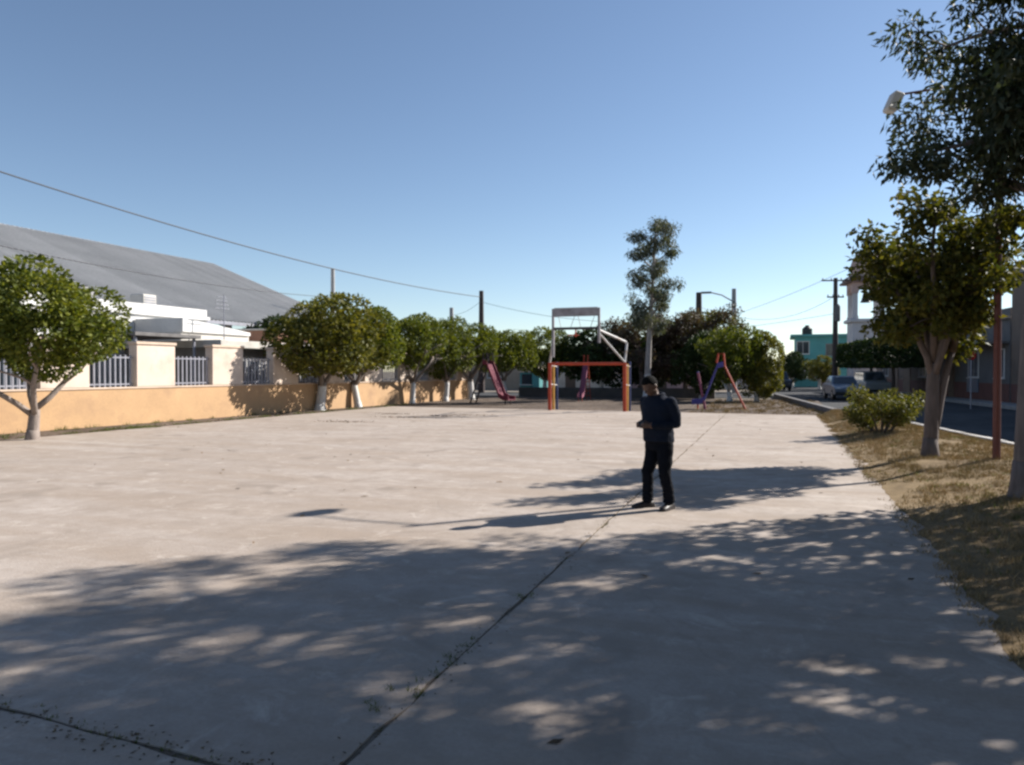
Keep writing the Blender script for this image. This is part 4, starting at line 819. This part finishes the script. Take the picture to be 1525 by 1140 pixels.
# ------------------------------------------------------------------ the person
def person(loc, rz):
    t = thing('person', 'person in dark jacket and trousers looking down at hands on the court', 'person', loc, rz); t.scale = (1.03, 1.06, 1)
    b = MB(); T_ = b.tube
    def cap(pts, rs, ell=None, n=14):
        b.tube(pts, rs, n, True, 0, ell)
        b.ball(pts[0], rs[0] * .98, 12, 8); b.ball(pts[-1], rs[-1] * .98, 12, 8)
    # faces -Y, left is +X
    hip = .80
    # pelvis and torso (elliptical loft along z)
    def loft(rings, n=24):
        vs = []; fs = []
        for (cx, cy, z, rx, ry) in rings:
            for j in range(n): a = 2 * math.pi * j / n; ca, sa = math.cos(a), math.sin(a); vs.append((cx + rx * math.copysign(abs(ca) ** .85, ca), cy + ry * math.copysign(abs(sa) ** .85, sa), z))
        k = len(rings)
        for i in range(k - 1):
            for j in range(n): fs.append((i * n + j, i * n + (j + 1) % n, (i + 1) * n + (j + 1) % n, (i + 1) * n + j))
        fs += [tuple(range(n))[::-1], tuple(range((k - 1) * n, k * n))]; b.add(vs, fs)
    loft([(0, .01, .70, .125, .10), (0, .015, .78, .155, .125), (0, .01, .86, .160, .125)])
    loft([(0, .01, .80, .176, .142), (0, .005, .815, .182, .146), (0, 0, .87, .182, .146), (0, -.01, .96, .178, .146), (0, -.01, 1.06, .188, .146), (0, -.012, 1.16, .205, .150), (0, -.012, 1.25, .205, .145), (0, -.018, 1.31, .175, .120), (0, -.03, 1.35, .115, .09), (0, -.04, 1.37, .07, .06)])
    # legs (trousers)
    for s, fx, fy, kx_, ky in ((1, .115, .03, .11, -.02), (-1, -.14, -.05, -.115, -.06)):
        cap([(s * .085, .01, .80), (s * .095, 0, .62), (kx_, ky, .43), ((kx_ + fx) / 2 + s * .004, (ky + fy) / 2 + .02, .26), (fx, fy + .02, .10)], [.098, .092, .070, .066, .064])
        b.ball((fx, fy + .02, .10), (.072, .075, .04), 12, 6)
    # collar / hood at the neck
    ring = [(.085 * math.cos(a), -.04 + .075 * math.sin(a), 1.365 + .012 * math.sin(a)) for a in np.linspace(0, 2 * math.pi, 17)]
    b.tube(ring, .024, 8, False)
    # arms (sleeves)
    for s in (1, -1):
        b.ball((s * .185, -.01, 1.275), (.075, .08, .075), 12, 8)
        el = (s * .222, .055, 1.03); wr = (s * .085, -.205, 1.01)
        cap([(s * .195, -.01, 1.27), (s * .222, .03, 1.14), el], [.066, .060, .054])
        cap([el, (s * .165, -.095, 1.01), wr], [.054, .048, .040])
    SH = len(b.v)
    h = Matrix.Translation((0, -.085, 1.39)) @ Matrix.Rotation(R(36), 4, 'X')   # head bowed forward
    def hp(x, y, z): return h @ Vector((x, y, z))
    # neck and head
    b.tube([Vector((0, -.03, 1.30)), hp(0, .0, .02), hp(0, .0, .06)], [.058, .056, .056], 12)
    rm = h.to_3x3()
    b.ball(hp(0, .005, .125), (.074, .092, .095), 18, 12, 0, rm); b.ball(hp(0, -.025, .075), (.058, .066, .072), 16, 10, 0, rm); b.ball(hp(0, -.062, .022), (.028, .026, .022), 10, 8, 0, rm)
    b.tube([hp(0, -.084, .115), hp(0, -.104, .083), hp(0, -.098, .074)], [.010, .0145, .012], 8)
    for s in (1, -1):
        b.ball(hp(s * .077, .008, .095), (.011, .021, .031), 8, 6, 0, rm); b.ball(hp(s * .03, -.079, .118), (.021, .012, .009), 8, 6, 0, rm)
        b.ball(hp(s * .03, -.080, .102), (.013, .010, .010), 8, 6, 0, rm)
    b.ball(hp(0, -.086, .050), (.023, .010, .007), 8, 6, 0, rm); b.ball(hp(0, -.084, .040), (.020, .010, .007), 8, 6, 0, rm)
    # hands: palm, four fingers and a thumb around the held thing
    for s in (1, -1):
        wr = Vector((s * .085, -.205, 1.01)); pm_ = Vector((s * .060, -.255, 1.015)); b.tube([wr, wr.lerp(pm_, .5), pm_], [.029, .034, .036], 10, True, 0, [.8, .6, .55])
        b.ball(pm_, (.026, .034, .034), 10, 8)
        for k, (ln, dz) in enumerate(((.052, .026), (.058, .009), (.055, -.009), (.044, -.025))):
            p0 = pm_ + Vector((s * .004, -.018, dz)); p1 = p0 + Vector((-s * .008, -ln * .55, .0)); p2 = p1 + Vector((-s * ln * .45, -ln * .2, 0)); p3 = p2 + Vector((-s * ln * .28, ln * .12, 0)); b.tube([p0, p1, p2, p3], [.0105, .0098, .009, .0075], 8)
            b.ball(p3, .0074, 6, 5)
        p0 = pm_ + Vector((-s * .006, .012, .024)); p1 = p0 + Vector((-s * .018, -.022, .020)); p2 = p1 + Vector((-s * .012, -.022, .004)); b.tube([p0, p1, p2], [.013, .011, .009], 8); b.ball(p2, .009, 6, 5)
    raw = b.mesh('body_raw', 'black'); ob = bpy.data.objects.new('body_raw', raw); COL.objects.link(ob)
    md = ob.modifiers.new('r', 'REMESH'); md.mode = 'VOXEL'; md.voxel_size = .0075; ms = ob.modifiers.new('s', 'SMOOTH'); ms.factor = .5; ms.iterations = 3
    dg = bpy.context.evaluated_depsgraph_get(); me = bpy.data.meshes.new_from_object(ob.evaluated_get(dg)); bpy.data.objects.remove(ob); me.name = 'body'
    # cloth folds
    co_ = np.empty(len(me.vertices) * 3); me.vertices.foreach_get('co', co_); co_ = co_.reshape(-1, 3); no = np.empty(len(me.vertices) * 3); me.vertices.foreach_get('normal', no); no = no.reshape(-1, 3)
    hi = h.inverted()
    for i in range(len(co_)):
        x, y, z = co_[i]
        if z < 1.33 and not (abs(x) < .1 and y < -.195 and .95 < z < 1.1):
            f = mnoise.noise((x * 9, y * 9, z * 16)) * .008 + mnoise.noise((x * 22, y * 22, z * 30)) * .003
            co_[i] += no[i] * f
    me.vertices.foreach_set('co', co_.ravel()); me.materials.clear()
    for k in ('jacket', 'trousers', 'skin'): me.materials.append(M[k])
    mi = []
    for p in me.polygons:
        c = p.center; l = hi @ c
        if (abs(c.x) < .1 and c.y < -.213 and .94 < c.z < 1.1) or (c.z > 1.36 and (l.x ** 2 + l.y ** 2 < .0155) and l.z > -.012): mi.append(2)
        elif c.z < .812 or (c.z < .87 and math.hypot(c.x / .17, c.y / .135) < 1): mi.append(1)
        else: mi.append(0)
    me.polygons.foreach_set('material_index', mi); me.polygons.foreach_set('use_smooth', [True] * len(mi)); link('body', me, t)
    # hair
    m = MB(); n = 20; k = 9; vs = []; fs = []
    for i in range(k + 1):
        th = R(100) * i / k
        for j in range(n):
            ph = 2 * math.pi * j / n; back = math.sin(ph); lim = R(62) if back < -.35 else R(112) if back > .1 else R(84); a = th / R(100) * lim
            rr_ = 1 + .05 * mnoise.noise((ph * 3, th * 4, 1)); vs.append(hp(.082 * math.sin(a) * math.cos(ph) * rr_, .006 + .101 * math.sin(a) * math.sin(ph) * rr_, .128 + .101 * math.cos(a) * rr_))
    for i in range(k):
        for j in range(n): fs.append((i * n + j, (i + 1) * n + j, (i + 1) * n + (j + 1) % n, i * n + (j + 1) % n))
    m.add(vs, fs); ho = m.build('hair', 'hair', t, True); md = ho.modifiers.new('s', 'SOLIDIFY'); md.thickness = .012; md.offset = -1
    for s, fx, fy, ang in ((1, .115, .03, .25), (-1, -.14, -.05, -.35)):
        m = MB(); R4 = Matrix.Translation((fx, fy + .02, 0)) @ Matrix.Rotation(ang, 4, 'Z'); pts = []
        prof = [(.075, .036, .045), (.07, .040, .075), (.02, .046, .095), (-.05, .046, .075), (-.12, .048, .058), (-.17, .040, .045), (-.195, .022, .030)]
        vs = []; fs = []; nn = 12
        for (y, wd, hh) in prof:
            for j in range(nn):
                a = math.pi * j / (nn - 1); vs.append(R4 @ Vector((wd * math.cos(a), y, .012 + (hh - .012) * math.sin(a) ** .7)))
        for i in range(len(prof) - 1):
            for j in range(nn - 1): fs.append((i * nn + j, (i + 1) * nn + j, (i + 1) * nn + j + 1, i * nn + j + 1))
        fs += [tuple(range(nn)), tuple(range((len(prof) - 1) * nn, len(prof) * nn))]; m.add(vs, fs)
        sh = m.build('shoe', 'shoe', t, True)
        m = MB(); out = [(y, wd + .004) for (y, wd, _) in prof]; poly = [(x, y) for y, x in out] + [(-x, y) for y, x in out[::-1]]
        vs = [R4 @ Vector((x, y, z)) for z in (0.0, .018) for x, y in poly]; k2 = len(poly); m.add(vs, [tuple(range(k2)), tuple(range(2 * k2 - 1, k2 - 1, -1))] + [(i, (i + 1) % k2, (i + 1) % k2 + k2, i + k2) for i in range(k2)]); m.build('sole', 'sole', sh)
    return t
M['jacket'] = paint('navy_jacket_cloth', (.010, .014, .026), .9, .25, 9, .3); M['trousers'] = paint('dark_denim', (.005, .006, .010), .9, .25, 12, .3)
M['hair'] = paint('black_hair', (.005, .0045, .0045), .9, .3, 40, .4)
for k_ in ('jacket', 'trousers', 'hair'): M[k_].node_tree.nodes['Principled BSDF'].inputs['Specular IOR Level'].default_value = .12
M['skin'] = paint('skin', (.10, .05, .033), .55, .1, 8, .03); M['shoe'] = paint('dark_shoe_leather', (.02, .012, .01), .5, .2, 9, .1); M['sole'] = paint('shoe_sole', (.03, .02, .017), .8, .2, 9, .1)
PL = (-1.40, 9.17, .001); PRZ = R(-32)
person(PL, PRZ)
ph = thing('phone', 'small dark phone held between the person\'s hands', 'phone', Matrix.Translation(PL) @ Matrix.Rotation(PRZ, 4, 'Z') @ Vector((0, -.318, 1.03)), PRZ)
m = MB(); m.box(-.05, .05, -.006, .006, -.035, .035, bev=.004, M4=Matrix.Rotation(R(-30), 4, 'X')); m.build('case', 'black', ph)
m = MB(); m.box(-.046, .046, .0065, .0075, -.031, .031, M4=Matrix.Rotation(R(-30), 4, 'X')); m.build('screen', 'glass', ph)
